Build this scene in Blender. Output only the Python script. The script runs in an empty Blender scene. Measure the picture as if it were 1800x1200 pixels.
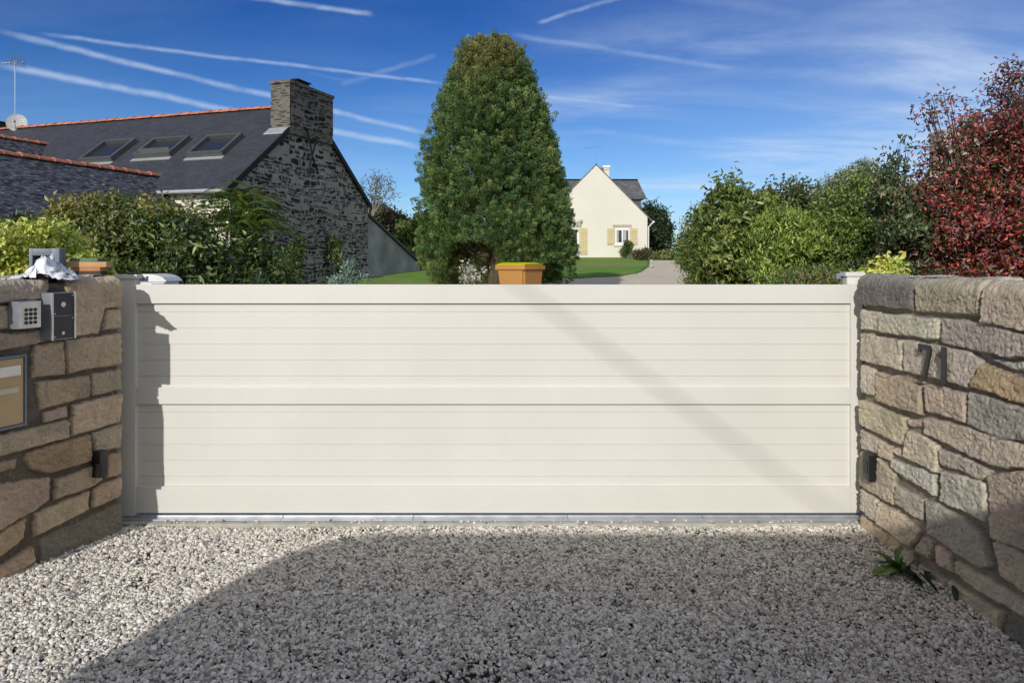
import bpy, bmesh, math, random
import numpy as np
from mathutils import Vector, Matrix
R = math.radians
random.seed(7)
RS = np.random.RandomState(11)
S = bpy.context.scene
COL = S.collection
F = 1300.0; HY = 463.0; CH = 1.6          # focal length and horizon in photo pixels, eye height
SUN_EL = 23.5; SUN_AZ = 18.5              # sun behind the viewer and to the left

# ------------------------------------------------------------------ camera, sky, sun, exposure
cam = bpy.data.objects.new('camera', bpy.data.cameras.new('camera')); COL.objects.link(cam)
cam.location = (0, 0, CH); cam.rotation_euler = (R(90), 0, 0)
cam.data.lens = 26.0; cam.data.sensor_width = 36.0; cam.data.shift_y = -(600 - HY) / 1800.0
cam.data.clip_start = 0.05; cam.data.clip_end = 3000
S.camera = cam
S.view_settings.view_transform = 'Standard'; S.view_settings.look = 'None'
S.view_settings.exposure = 0.18; S.view_settings.gamma = 1.0

def ray(px, py): return Vector(((px - 900) / F, 1.0, (HY - py) / F))
def W(px, py, D): return Vector(((px - 900) / F * D, D, CH + (HY - py) / F * D))

class NT:
    def __init__(s, tree): s.t = tree; s.n = tree.nodes; s.l = tree.links
    def node(s, typ, **kw):
        n = s.n.new(typ)
        for k, v in kw.items(): setattr(n, k, v)
        return n
    def link(s, a, b): s.l.new(a, b)
    def math(s, op, a, b=None, c=None, clamp=False):
        n = s.n.new('ShaderNodeMath'); n.operation = op; n.use_clamp = clamp
        for i, v in enumerate((a, b, c)):
            if v is None: continue
            if isinstance(v, (int, float)): n.inputs[i].default_value = v
            else: s.l.new(v, n.inputs[i])
        return n.outputs[0]
    def vmath(s, op, a, b=None):
        n = s.n.new('ShaderNodeVectorMath'); n.operation = op
        for i, v in enumerate((a, b)):
            if v is None: continue
            if isinstance(v, (tuple, list, Vector)): n.inputs[i].default_value = tuple(v)
            else: s.l.new(v, n.inputs[i])
        return n.outputs['Value'] if op in ('DOT_PRODUCT', 'LENGTH') else n.outputs[0]
    def sstep(s, x, a, b, lo=0.0, hi=1.0):
        n = s.n.new('ShaderNodeMapRange'); n.interpolation_type = 'SMOOTHSTEP'
        s.l.new(x, n.inputs[0])
        for i, v in enumerate((a, b, lo, hi)): n.inputs[i + 1].default_value = v
        return n.outputs[0]
    def mix(s, fac, a, b, mode='MIX'):
        n = s.n.new('ShaderNodeMix'); n.data_type = 'RGBA'; n.blend_type = mode
        for key, v in ((0, fac), (6, a), (7, b)):
            if isinstance(v, (int, float)): n.inputs[key].default_value = v
            elif isinstance(v, (tuple, list)): n.inputs[key].default_value = tuple(v) + (1,) * (4 - len(v))
            else: s.l.new(v, n.inputs[key])
        return n.outputs[2]
    def noise(s, vec, scale, detail=4, rough=.55, out=0, dist=0.0):
        n = s.n.new('ShaderNodeTexNoise'); n.inputs['Scale'].default_value = scale
        n.inputs['Detail'].default_value = detail; n.inputs['Roughness'].default_value = rough
        n.inputs['Distortion'].default_value = dist
        if vec is not None: s.l.new(vec, n.inputs['Vector'])
        return n.outputs[out]

def build_world():
    w = bpy.data.worlds.new("World"); S.world = w; w.use_nodes = True
    t = NT(w.node_tree); t.n.clear()
    sky = t.node('ShaderNodeTexSky'); sky.sky_type = 'NISHITA'; sky.sun_disc = False
    sky.sun_elevation = R(SUN_EL); sky.sun_rotation = R(180 + SUN_AZ)
    sky.air_density = 1.0; sky.dust_density = 0.3; sky.ozone_density = 2.0; sky.altitude = 0
    bg = t.node('ShaderNodeBackground'); bg.inputs['Strength'].default_value = 0.14
    out = t.node('ShaderNodeOutputWorld')
    tc = t.node('ShaderNodeTexCoord'); d = tc.outputs['Generated']
    sep = t.node('ShaderNodeSeparateXYZ'); t.link(d, sep.inputs[0])
    x, y, z = sep.outputs
    # cirrus: coordinates on a high flat cloud layer
    zc = t.math('MAXIMUM', z, 0.02)
    inv = t.math('DIVIDE', 1.0, t.math('ADD', zc, 0.10))
    comb = t.node('ShaderNodeCombineXYZ')
    t.link(t.math('MULTIPLY', t.math('MULTIPLY', x, inv), 0.55), comb.inputs[0])
    t.link(t.math('MULTIPLY', t.math('MULTIPLY', y, inv), 1.25), comb.inputs[1])
    rot = t.node('ShaderNodeVectorRotate'); rot.inputs['Angle'].default_value = R(-8); t.link(comb.outputs[0], rot.inputs[0])
    n1 = t.noise(rot.outputs[0], 1.5, 7, .60, dist=.4)
    n2 = t.noise(rot.outputs[0], .7, 2, .5)
    c = t.math('MULTIPLY', t.sstep(n1, .36, .74), t.sstep(n2, .34, .58))
    side = t.sstep(x, -.12, .22, .12, 1.0)
    c = t.math('MULTIPLY', t.math('MULTIPLY', c, side), .78)
    veil = t.math('MULTIPLY', t.sstep(x, -.1, .6), .17)
    c = t.math('ADD', c, veil)
    wob = t.noise(d, 14, 3, .6, out=1)
    wob = t.vmath('SCALE', t.vmath('SUBTRACT', wob, (.5, .5, .5))); wob.node.inputs['Scale'].default_value = .009
    dw = t.vmath('ADD', d, wob)
    ragged = t.sstep(t.noise(d, 26, 5, .65), .30, .62, .45, 1.0)
    trails = [((-30, 49), (762, 238), 8, .46), ((50, 58), (800, 150), 5.5, .40), ((-30, 108), (760, 264), 9.5, .50),
              ((400, -9), (660, 26), 7.5, .52), ((595, 151), (770, 96), 8, .16), ((940, 42), (1100, -8), 6, .34),
              ((890, 60), (1300, 124), 8, .22), ((930, 166), (1120, 189), 4.5, .28), ((1000, 225), (1560, 300), 10, .09),
              ((540, 128), (640, 150), 5, .06), ((1180, -10), (1420, 30), 16, .10)]
    tot = None
    for (a, b, wpx, st) in trails:
        pa = ray(*a).normalized(); pb = ray(*b).normalized()
        nn = pa.cross(pb).normalized(); mid = (pa + pb).normalized(); tg = nn.cross(mid).normalized()
        half = abs(pb.dot(tg))
        dist = t.math('ABSOLUTE', t.vmath('DOT_PRODUCT', dw, nn))
        across = t.sstep(dist, 0.0, .88 * wpx / F, 1.0, 0.0)
        al = t.math('ABSOLUTE', t.vmath('DOT_PRODUCT', d, tg))
        along = t.sstep(al, half * .82, half * 1.0, 1.0, 0.0)
        v = t.math('MULTIPLY', t.math('MULTIPLY', across, along), st)
        v = t.math('MULTIPLY', v, t.math('GREATER_THAN', y, 0.0))
        tot = v if tot is None else t.math('MAXIMUM', tot, v)
    tot = t.math('MULTIPLY', tot, ragged)
    hs = t.node('ShaderNodeHueSaturation'); hs.inputs['Saturation'].default_value = 1.16
    hs.inputs['Value'].default_value = SKYV; t.link(sky.outputs[0], hs.inputs['Color'])
    tint = t.mix(t.sstep(z, .02, .36), (.40, .535, .75), (.098, .245, .51))
    tinted = t.mix(1.0, hs.outputs[0], tint, 'MULTIPLY')
    # added fill light: sky behind the viewer made brighter and warmer to lift shade
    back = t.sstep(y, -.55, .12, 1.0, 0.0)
    tinted = t.mix(back, tinted, t.mix(t.sstep(z, .0, .9), BACK_FILL, tuple(v * .7 for v in BACK_FILL)))
    cl = (3.9, 4.7, 5.9)
    m = t.mix(c, tinted, cl); m = t.mix(tot, m, cl)
    t.link(m, bg.inputs['Color']); t.link(bg.outputs[0], out.inputs[0])
SKYV = 1.0; BACK_FILL = (4.25, 4.1, 3.95)
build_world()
sl = bpy.data.lights.new('sun', 'SUN'); sl.energy = 2.9; sl.angle = R(.53); sl.color = (1.0, .968, .915)
sun = bpy.data.objects.new('sun', sl); COL.objects.link(sun)
SV = Vector((-math.sin(R(SUN_AZ)) * math.cos(R(SUN_EL)), -math.cos(R(SUN_AZ)) * math.cos(R(SUN_EL)), math.sin(R(SUN_EL))))
sun.rotation_euler = SV.to_track_quat('Z', 'Y').to_euler(); sun.location = SV * 60

# ------------------------------------------------------------------ object helpers
def link(o, parent=None):
    COL.objects.link(o)
    if parent: o.parent = parent
    return o
def tag(o, label=None, cat=None, group=None, kind=None):
    if label: o['label'] = label
    if cat: o['category'] = cat
    if group: o['group'] = group
    if kind: o['kind'] = kind
    return o
def thing(name, label, cat, loc=(0, 0, 0), group=None, rz=0):
    o = bpy.data.objects.new(name, None); o.empty_display_size = .1
    COL.objects.link(o); o.location = loc; o.rotation_euler = (0, 0, rz)
    return tag(o, label, cat, group)
def mesh_obj(name, verts, faces, m, parent=None, smooth=False, cols=None, mats=None):
    me = bpy.data.meshes.new(name)
    if isinstance(faces, np.ndarray):
        nf, k = faces.shape
        v = np.asarray(verts, dtype=np.float32)
        me.vertices.add(len(v)); me.vertices.foreach_set('co', v.ravel())
        me.loops.add(nf * k); me.loops.foreach_set('vertex_index', faces.astype(np.int32).ravel())
        me.polygons.add(nf); me.polygons.foreach_set('loop_start', np.arange(0, nf * k, k, dtype=np.int32))
        me.update(calc_edges=True)
    else:
        me.from_pydata([tuple(v) for v in verts], [], faces); me.update()
    if smooth: me.polygons.foreach_set('use_smooth', [True] * len(me.polygons))
    if cols is not None:
        ca = me.color_attributes.new('tint', 'FLOAT_COLOR', 'POINT')
        c4 = np.ones((len(me.vertices), 4), dtype=np.float32); c4[:, :3] = cols
        ca.data.foreach_set('color', c4.ravel())
    me.materials.append(m)
    if mats:
        for x in mats: me.materials.append(x)
    return link(bpy.data.objects.new(name, me), parent)

class MB:
    """collects shapes in one bmesh, links them as one mesh object"""
    def __init__(s): s.bm = bmesh.new()
    def box(s, c, size, rot=None, bev=0.0, seg=2):
        r = bmesh.ops.create_cube(s.bm, size=1.0)
        vs = r['verts']
        bmesh.ops.scale(s.bm, vec=size, verts=vs)
        if bev > 0:
            es = list({e for v in vs for e in v.link_edges})
            rr = bmesh.ops.bevel(s.bm, geom=es, offset=bev, segments=seg, affect='EDGES', profile=.7)
            vs = list({v for f in rr['faces'] for v in f.verts} | {v for v in vs if v.is_valid})
        if rot is not None: bmesh.ops.rotate(s.bm, cent=(0, 0, 0), matrix=rot, verts=vs)
        bmesh.ops.translate(s.bm, vec=c, verts=vs); return s
    def box2(s, a, b, bev=0.0):
        a, b = Vector(a), Vector(b)
        return s.box((a + b) / 2, tuple(abs(x) for x in (b - a)), bev=bev)
    def cyl(s, a, b, r0, r1=None, seg=16, caps=True):
        a, b = Vector(a), Vector(b); r1 = r0 if r1 is None else r1
        q = (b - a).to_track_quat('Z', 'Y').to_matrix().to_4x4()
        r = bmesh.ops.create_cone(s.bm, cap_ends=caps, segments=seg, radius1=r0, radius2=r1, depth=(b - a).length,
                                  matrix=Matrix.Translation((a + b) / 2) @ q); return s
    def tube(s, pts, rad, seg=8):
        pts = [Vector(p) for p in pts]; rings = []
        for i, p in enumerate(pts):
            dr = (pts[min(i + 1, len(pts) - 1)] - pts[max(i - 1, 0)]).normalized()
            q = dr.to_track_quat('Z', 'Y'); r = rad[i] if isinstance(rad, (list, tuple)) else rad
            rings.append([s.bm.verts.new(p + q @ Vector((math.cos(k * 2 * math.pi / seg) * r, math.sin(k * 2 * math.pi / seg) * r, 0))) for k in range(seg)])
        for a, b in zip(rings, rings[1:]):
            for k in range(seg): s.bm.faces.new((a[k], a[(k + 1) % seg], b[(k + 1) % seg], b[k]))
        s.bm.faces.new(rings[0][::-1]); s.bm.faces.new(rings[-1]); return s
    def sphere(s, c, r, u=16, v=10, scale=(1, 1, 1)):
        rr = bmesh.ops.create_uvsphere(s.bm, u_segments=u, v_segments=v, radius=r)
        bmesh.ops.scale(s.bm, vec=scale, verts=rr['verts']); bmesh.ops.translate(s.bm, vec=c, verts=rr['verts']); return s
    def poly(s, pts, extrude=None):
        """a flat polygon, extruded by a vector to give it thickness"""
        vs = [s.bm.verts.new(p) for p in pts]; f = s.bm.faces.new(vs)
        if extrude is not None:
            r = bmesh.ops.extrude_face_region(s.bm, geom=[f])
            nv = [g for g in r['geom'] if isinstance(g, bmesh.types.BMVert)]
            bmesh.ops.translate(s.bm, vec=extrude, verts=nv)
            bmesh.ops.recalc_face_normals(s.bm, faces=s.bm.faces)
        return s
    def build(s, name, m, parent=None, smooth=False):
        bmesh.ops.recalc_face_normals(s.bm, faces=s.bm.faces)
        me = bpy.data.meshes.new(name); s.bm.to_mesh(me); s.bm.free()
        if smooth:
            me.polygons.foreach_set('use_smooth', [True] * len(me.polygons))
            try: me.set_sharp_from_angle(angle=R(38))
            except Exception: pass
        me.materials.append(m); return link(bpy.data.objects.new(name, me), parent)

# ------------------------------------------------------------------ materials
def base_mat(name, rough=.6, spec=.3, metal=0.0):
    m = bpy.data.materials.new(name); m.use_nodes = True; t = NT(m.node_tree)
    p = t.n['Principled BSDF']; p.inputs['Roughness'].default_value = rough
    p.inputs['Specular IOR Level'].default_value = spec; p.inputs['Metallic'].default_value = metal
    return m, t, p
def coord(t, kind='Object'): return t.node('ShaderNodeTexCoord').outputs[kind]
def bump(t, p, h, strength=.3, dist=.01):
    b = t.node('ShaderNodeBump'); b.inputs['Strength'].default_value = strength; b.inputs['Distance'].default_value = dist
    t.link(h, b.inputs['Height']); t.link(b.outputs[0], p.inputs['Normal'])
def simple(name, col, rough=.6, spec=.3, metal=0, var=.12, scale=6.0, bmp=.0, bscale=60.0, dist=.004, dirt=None):
    m, t, p = base_mat(name, rough, spec, metal); c = coord(t)
    n = t.noise(c, scale, 5, .6)
    lo = tuple(v * (1 - var) for v in col); hi = tuple(min(1, v * (1 + var)) for v in col)
    k = t.mix(t.sstep(n, .3, .7), lo, hi)
    if dirt:
        n2 = t.noise(c, scale * .35, 6, .7)
        k = t.mix(t.math('MULTIPLY', t.sstep(n2, .5, .72), .6), k, dirt)
    t.link(k, p.inputs['Base Color'])
    if bmp: bump(t, p, t.noise(c, bscale, 5, .6), bmp, dist)
    return m
def leaf_mat(name, rough=.38, trans=.30, spec=.55):
    m, t, p = base_mat(name, rough, spec)
    a = t.node('ShaderNodeAttribute'); a.attribute_name = 'tint'
    t.link(a.outputs['Color'], p.inputs['Base Color'])
    tr = t.node('ShaderNodeBsdfTranslucent')
    g = t.mix(1.0, a.outputs['Color'], (1.25, 1.3, .55), 'MULTIPLY'); t.link(g, tr.inputs['Color'])
    ms = t.node('ShaderNodeMixShader'); ms.inputs[0].default_value = trans
    t.link(p.outputs[0], ms.inputs[1]); t.link(tr.outputs[0], ms.inputs[2])
    t.link(ms.outputs[0], t.n['Material Output'].inputs[0]); return m
def stone_mat(name):
    m, t, p = base_mat(name, .9, .15)
    a = t.node('ShaderNodeAttribute'); a.attribute_name = 'tint'; c = coord(t)
    n1 = t.noise(c, 9, 6, .65); n2 = t.noise(c, 60, 6, .7); n3 = t.noise(c, 22, 4, .6)
    k = t.mix(1.0, a.outputs['Color'], t.mix(t.sstep(n1, .3, .7), (1.0, .99, .98), (1.38, 1.33, 1.24)), 'MULTIPLY')
    k = t.mix(t.math('MULTIPLY', t.sstep(n3, .60, .72), .45), k, (.47, .48, .44))       # lichen
    k = t.mix(t.math('MULTIPLY', t.sstep(n2, .55, .68), .6), k, (.13, .115, .095))       # grains and pits
    t.link(k, p.inputs['Base Color'])
    bump(t, p, t.math('ADD', t.noise(c, 150, 5, .8), t.math('MULTIPLY', n2, 1.8)), .95, .008); return m
def rubble_mat(name, stone, mortar, sc=2.4, spread=.5):
    """coursed schist rubble: flat irregular stones in wide pointing, on a wall seen from far"""
    m, t, p = base_mat(name, .92, .1)
    tc = coord(t); n = t.noise(tc, 2.2, 3, .5, out=1)
    d = t.vmath('ADD', tc, t.vmath('SCALE', t.vmath('SUBTRACT', n, (.5, .5, .5))))
    d.node.inputs[1].links[0].from_node.inputs['Scale'].default_value = .22
    mp = t.node('ShaderNodeMapping'); mp.inputs['Scale'].default_value = (.75, .75, 3.8); t.link(d, mp.inputs[0])
    v = t.node('ShaderNodeTexVoronoi'); v.feature = 'DISTANCE_TO_EDGE'; v.inputs['Scale'].default_value = sc; t.link(mp.outputs[0], v.inputs[0])
    v2 = t.node('ShaderNodeTexVoronoi'); v2.inputs['Scale'].default_value = sc; t.link(mp.outputs[0], v2.inputs[0])
    thr = t.math('ADD', t.math('MULTIPLY', t.noise(tc, 4, 4, .6), .34), .0)
    e = t.math('SUBTRACT', v.outputs['Distance'], thr)
    mask = t.sstep(e, -.02, .05)
    sepc = t.node('ShaderNodeSeparateColor'); t.link(v2.outputs['Color'], sepc.inputs[0])
    sc_ = t.mix(t.math('MULTIPLY', sepc.outputs[0], spread), stone, tuple(v * 2.6 for v in stone))
    k = t.mix(mask, t.mix(t.noise(tc, 3, 5, .6), tuple(v * .75 for v in mortar), tuple(v * 1.2 for v in mortar)), sc_)
    t.link(k, p.inputs['Base Color'])
    bump(t, p, t.math('ADD', t.math('MULTIPLY', mask, -.6), t.math('MULTIPLY', t.noise(tc, 26, 4, .6), .6)), .8, .03); return m
def slate_mat(name, col, rough=.45, w=.22, h=.12, var=.35, ax='Object', light=.0):
    m, t, p = base_mat(name, rough, .35)
    c = coord(t, 'UV'); b = t.node('ShaderNodeTexBrick'); t.link(c, b.inputs[0]); b.inputs['Scale'].default_value = 1.0
    b.inputs['Brick Width'].default_value = w; b.inputs['Row Height'].default_value = h
    b.inputs['Mortar Size'].default_value = .006; b.inputs['Mortar Smooth'].default_value = .3
    b.inputs['Color1'].default_value = tuple(v * (1 - var) for v in col) + (1,); b.inputs['Color2'].default_value = tuple(v * (1 + var) for v in col) + (1,)
    b.inputs['Mortar'].default_value = tuple(v * .45 for v in col) + (1,)
    n = t.noise(c, 1.6, 6, .65)
    k = t.mix(1.0, b.outputs[0], t.mix(n, (.7, .72, .78), (1.3, 1.28, 1.2)), 'MULTIPLY')
    if light:
        wv = t.node('ShaderNodeMapping'); wv.inputs['Scale'].default_value = (5, 16, 1); t.link(c, wv.inputs[0])
        k = t.mix(t.math('MULTIPLY', t.sstep(t.noise(wv.outputs[0], 1, 4, .7), .50, .70), light), k, (.38, .37, .32))
    t.link(k, p.inputs['Base Color'])
    bump(t, p, t.math('ADD', b.outputs['Fac'], t.math('MULTIPLY', t.noise(c, 14, 4, .6), -.6)), .45, -.012); return m

M = {}
M['gate'] = simple('gate_paint', (.665, .652, .60), .42, .35, var=.03, scale=1.1, bmp=.05, bscale=300, dist=.0006)
M['stone'] = stone_mat('wall_stone')
M['concrete'] = simple('concrete', (.42, .41, .37), .9, .15, var=.2, scale=7, bmp=.5, bscale=90, dirt=(.27, .25, .21))
M['rail'] = simple('galvanised_rail', (.55, .57, .60), .45, .5, .75, var=.12, scale=9)
M['black'] = simple('black_plastic', (.012, .012, .014), .35, .4, var=.2)
M['greybox'] = simple('grey_metal', (.16, .19, .23), .5, .4, .3, var=.1)
M['steel'] = simple('brushed_steel', (.60, .58, .54), .38, .5, .55, var=.08, scale=20)
M['steelblue'] = simple('steel_side', (.34, .37, .44), .4, .5, .6, var=.08, scale=20)
M['panel'] = simple('intercom_panel', (.022, .023, .028), .4, .4, var=.15, scale=20)
M['mailtan'] = simple('mailbox_tan_paint', (.52, .36, .185), .5, .4, var=.06)
M['mailslot'] = simple('mailbox_slot_aluminium', (.62, .61, .60), .35, .5, .5, var=.05)
M['paper'] = simple('name_card', (.62, .60, .40), .7, .2, var=.05)
M['white'] = simple('white_plastic', (.74, .74, .72), .45, .35, var=.03)
M['plastic_sheet'] = simple('white_film', (.80, .81, .84), .35, .5, var=.05, bmp=.4, bscale=30, dist=.01)
M['terracotta'] = simple('terracotta', (.40, .19, .10), .8, .2, var=.2, bmp=.3)
M['brickorange'] = simple('tan_slab', (.50, .30, .15), .8, .2, var=.15, bmp=.3)
M['brickgreen'] = simple('mossy_slab', (.12, .17, .12), .85, .2, var=.3, bmp=.3)
M['darkslab'] = simple('dark_slab', (.07, .055, .045), .9, .1, var=.3, bmp=.3)
M['bin'] = simple('bin_plastic', (.47, .23, .07), .5, .35, var=.06, scale=2, bmp=.1, bscale=120)
M['binlid'] = simple('bin_lid_plastic', (.62, .56, .015), .45, .35, var=.05)
M['number'] = simple('number_metal', (.035, .034, .034), .5, .4, .3, var=.15)
M['bark'] = simple('bark', (.10, .075, .05), .95, .1, var=.3, scale=12, bmp=.8, bscale=30, dist=.02)
M['palebark'] = simple('pale_bark', (.24, .21, .17), .95, .1, var=.3, scale=12, bmp=.6, bscale=30, dist=.02)
M['leaf'] = leaf_mat('leaf')
M['conifer'] = leaf_mat('conifer_spray', .6, .12, .2)
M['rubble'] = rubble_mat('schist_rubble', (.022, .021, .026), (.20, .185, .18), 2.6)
M['rubblelight'] = rubble_mat('lit_rubble', (.22, .19, .15), (.74, .70, .62), 3.0, .4)  # paler copy for the sunlit front wall, its brightness put into the colours
M['render_grey'] = simple('grey_render', (.30, .30, .30), .95, .1, var=.25, scale=.7, bmp=.3, bscale=25, dist=.01, dirt=(.12, .12, .125))
M['slate'] = slate_mat('roof_slate', (.055, .057, .070), .55, var=.14)
M['oldslate'] = slate_mat('old_slate', (.055, .058, .075), .5, .20, .10, .6, light=.75)
M['greyslate'] = slate_mat('pale_slate', (.15, .15, .155), .6)
M['ridgetile'] = simple('ridge_tile_clay', (.47, .185, .12), .8, .2, var=.22, scale=5, bmp=.3, bscale=40, dirt=(.16, .10, .08))
M['skyframe'] = simple('roof_window_metal', (.13, .135, .135), .5, .4, .4, var=.1)
M['flash'] = simple('zinc_flashing', (.48, .50, .52), .45, .5, .4, var=.1)
M['iron'] = simple('wrought_iron', (.012, .012, .014), .6, .3, .2, var=.2)
M['cream'] = simple('cream_render', (.70, .67, .60), .95, .1, var=.025, scale=.6, bmp=.2, bscale=60)
M['lintel'] = simple('stone_lintel', (.42, .38, .32), .9, .1, var=.15)
M['shutter'] = simple('shutter_wood', (.60, .51, .30), .7, .2, var=.05)
M['winwhite'] = simple('window_white', (.78, .77, .73), .5, .3, var=.03)
M['curtain'] = simple('curtain', (.42, .42, .42), .9, .1, var=.1)
M['vanwhite'] = simple('van_paint', (.74, .74, .73), .3, .5, var=.02)
M['wood'] = simple('wooden_pole', (.17, .13, .09), .9, .1, var=.25, scale=6)
def dirty_gate():
    m = M['gate']; t = NT(m.node_tree); p = t.n['Principled BSDF']; c = coord(t); l = p.inputs['Base Color'].links[0].from_socket
    s_ = t.node('ShaderNodeSeparateXYZ'); t.link(c, s_.inputs[0])
    low = t.sstep(s_.outputs[2], .02, .34, 1.0, 0.0); sp = t.sstep(t.noise(c, 38, 6, .75), .46, .70)
    mp = t.node('ShaderNodeMapping'); mp.inputs['Scale'].default_value = (9, 9, .5); t.link(c, mp.inputs[0])
    streak = t.math('MULTIPLY', t.sstep(t.noise(mp.outputs[0], 1.0, 5, .65), .52, .78), .03)
    f = t.math('ADD', t.math('MULTIPLY', t.math('MULTIPLY', low, low), t.math('ADD', t.math('MULTIPLY', sp, .12), .10)), streak)
    t.link(t.mix(f, l, (.36, .32, .26)), p.inputs['Base Color'])
    r_ = t.math('ADD', t.math('MULTIPLY', t.noise(c, 3, 4, .6), .25), .28); t.link(r_, p.inputs['Roughness'])
dirty_gate()
def glass_mat(name, col, rough=.06):
    m, t, p = base_mat(name, rough, .8); p.inputs['Base Color'].default_value = col + (1,); return m
M['glass'] = glass_mat('window_glass', (.03, .035, .045))

# ------------------------------------------------------------------ numeric noise
_lat = RS.rand(512, 512).astype(np.float32)
def vnoise(x, y, seed=0):
    x = x + seed * 37.17; y = y + seed * 91.73
    xi = np.floor(x).astype(int); yi = np.floor(y).astype(int)
    fx = x - xi; fy = y - yi; fx = fx * fx * (3 - 2 * fx); fy = fy * fy * (3 - 2 * fy)
    g = lambda a, b: _lat[a % 512, b % 512]
    return (g(xi, yi) * (1 - fx) + g(xi + 1, yi) * fx) * (1 - fy) + (g(xi, yi + 1) * (1 - fx) + g(xi + 1, yi + 1) * fx) * fy
def fbm(x, y, o=4, seed=0, gain=.5):
    s = 0; a = 1; tot = 0
    for i in range(o): s = s + a * vnoise(x * 2 ** i, y * 2 ** i, seed + i * 5); tot += a; a *= gain
    return s / tot - .5
def vnoise3(p, sc, seed=0):
    return (vnoise(p[:, 0] * sc, p[:, 1] * sc + p[:, 2] * sc * .7, seed) + vnoise(p[:, 1] * sc, p[:, 2] * sc - p[:, 0] * sc * .6, seed + 3) + vnoise(p[:, 2] * sc, p[:, 0] * sc, seed + 7)) / 3 - .5

# ------------------------------------------------------------------ terrain
def GH(X, Y):
    X = np.asarray(X, dtype=float); Y = np.asarray(Y, dtype=float)
    s = np.clip(Y - 5, 0, 43) * .0465
    s = s - np.clip(Y - 60, 0, 60) * .03
    return s
def gz(X, Y): return float(GH(X, Y))
def ground_pt(px, py):
    k = (HY - py) / F
    D = (CH + .2325) / (.0465 - k); return Vector(((px - 900) / F * D, D, gz(0, D)))
def sheet(name, poly, m, dz, step, kind=None, smooth=True, bumpy=0.0):
    """polygon draped on the terrain"""
    P = np.array(poly); x0, y0 = P.min(0); x1, y1 = P.max(0)
    xs = np.arange(x0, x1 + step, step); ys = np.arange(y0, y1 + step, step)
    gx, gy = np.meshgrid(xs, ys); ok = inside(gx, gy, P)
    idx = -np.ones(gx.shape, int); verts = []; faces = []
    keep = np.zeros((len(ys) - 1, len(xs) - 1), bool)
    keep = ok[:-1, :-1] | ok[1:, 1:] | ok[:-1, 1:] | ok[1:, :-1]
    use = np.zeros(gx.shape, bool)
    use[:-1, :-1] |= keep; use[1:, :-1] |= keep; use[:-1, 1:] |= keep; use[1:, 1:] |= keep
    idx[use] = np.arange(use.sum())
    z = GH(gx, gy) + dz + bumpy * fbm(gx * .8, gy * .8, 3, 4)
    V = np.stack([gx[use], gy[use], z[use]], 1)
    a = idx[:-1, :-1][keep]; b = idx[:-1, 1:][keep]; c = idx[1:, 1:][keep]; d = idx[1:, :-1][keep]
    o = mesh_obj(name, V, np.stack([a, b, c, d], 1), m, smooth=smooth)
    if kind: o['kind'] = kind
    return o
def inside(x, y, P):
    r = np.zeros(np.shape(x), bool); n = len(P); j = n - 1
    for i in range(n):
        xi, yi = P[i]; xj, yj = P[j]
        if yi != yj:
            r ^= ((yi > y) != (yj > y)) & (x < (xj - xi) * (y - yi) / (yj - yi) + xi)
        j = i
    return r
def ground_material(name, c1, c2, c3, sc, bstr=.5):
    m, t, p = base_mat(name, .95, .1); c = coord(t)
    k = t.mix(t.sstep(t.noise(c, sc, 6, .65), .35, .65), c1, c2)
    k = t.mix(t.sstep(t.noise(c, sc * .12, 4, .6), .45, .7), k, c3)
    k = t.mix(1.0, k, t.mix(t.noise(c, sc * 12, 3, .6), (.6, .6, .6), (1.4, 1.4, 1.4)), 'MULTIPLY')
    t.link(k, p.inputs['Base Color']); bump(t, p, t.noise(c, sc * 8, 5, .7), bstr, .04); return m
M['field'] = ground_material('field_grass', (.045, .075, .02), (.07, .10, .03), (.12, .11, .06), .6)
M['lawn'] = ground_material('lawn_grass', (.12, .24, .035), (.17, .30, .055), (.26, .26, .10), 1.2)
M['drive'] = ground_material('drive_gravel', (.62, .54, .40), (.70, .62, .48), (.58, .49, .36), 2.0)
M['bed'] = ground_material('gravel_bed', (.16, .14, .12), (.30, .27, .235), (.22, .195, .17), 26.0, .8)
M['asphalt'] = ground_material('asphalt', (.045, .045, .047), (.06, .06, .06), (.05, .05, .05), 5.0, .3)

def build_ground():
    ys = np.concatenate([np.arange(-40, 5, 5), np.arange(5, 62, 1.5), np.arange(62, 140, 6), np.geomspace(140, 1600, 14)])
    xs = np.concatenate([-np.geomspace(1200, 45, 12), np.arange(-40, 41, 2.0), np.geomspace(45, 1200, 12)])
    gx, gy = np.meshgrid(xs, ys); V = np.stack([gx.ravel(), gy.ravel(), (GH(gx, gy) - .05).ravel()], 1)
    nx = len(xs); i, j = np.meshgrid(np.arange(nx - 1), np.arange(len(ys) - 1)); a = (j * nx + i).ravel()
    mesh_obj('ground', V, np.stack([a, a + 1, a + nx + 1, a + nx], 1), M['field'], smooth=True)['kind'] = 'structure'
    sheet('lawn', [(-16, 6), (-1.6, 6), (-1.2, 27), (2.5, 28.2), (4.3, 29.6), (5.2, 31.4), (6.0, 34.3), (6.9, 38), (8.0, 44), (8.4, 50), (-16, 56)],
          M['lawn'], -.01, .25, 'structure', bumpy=.03)
    sheet('driveway', [(-1.3, 4.85), (2.1, 4.85), (4.4, 20), (6.2, 27), (8.4, 34.5), (9.6, 44), (8.2, 44.0), (6.9, 38), (6.0, 34.3), (5.2, 31.4), (4.3, 29.6), (2.5, 28.2), (-.9, 27)],
          M['drive'], -.035, .25, 'structure', bumpy=.01)
    mb = MB(); mb.box2((-30, -12, -.055), (30, -.9, -.022)); mb.build('road', M['asphalt'])['kind'] = 'structure'
    mb = MB(); mb.box2((-7.5, -.9, -.3), (7.5, 4.555, -.035)); mb.build('gravel_forecourt', M['bed'])['kind'] = 'structure'
build_ground()

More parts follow.
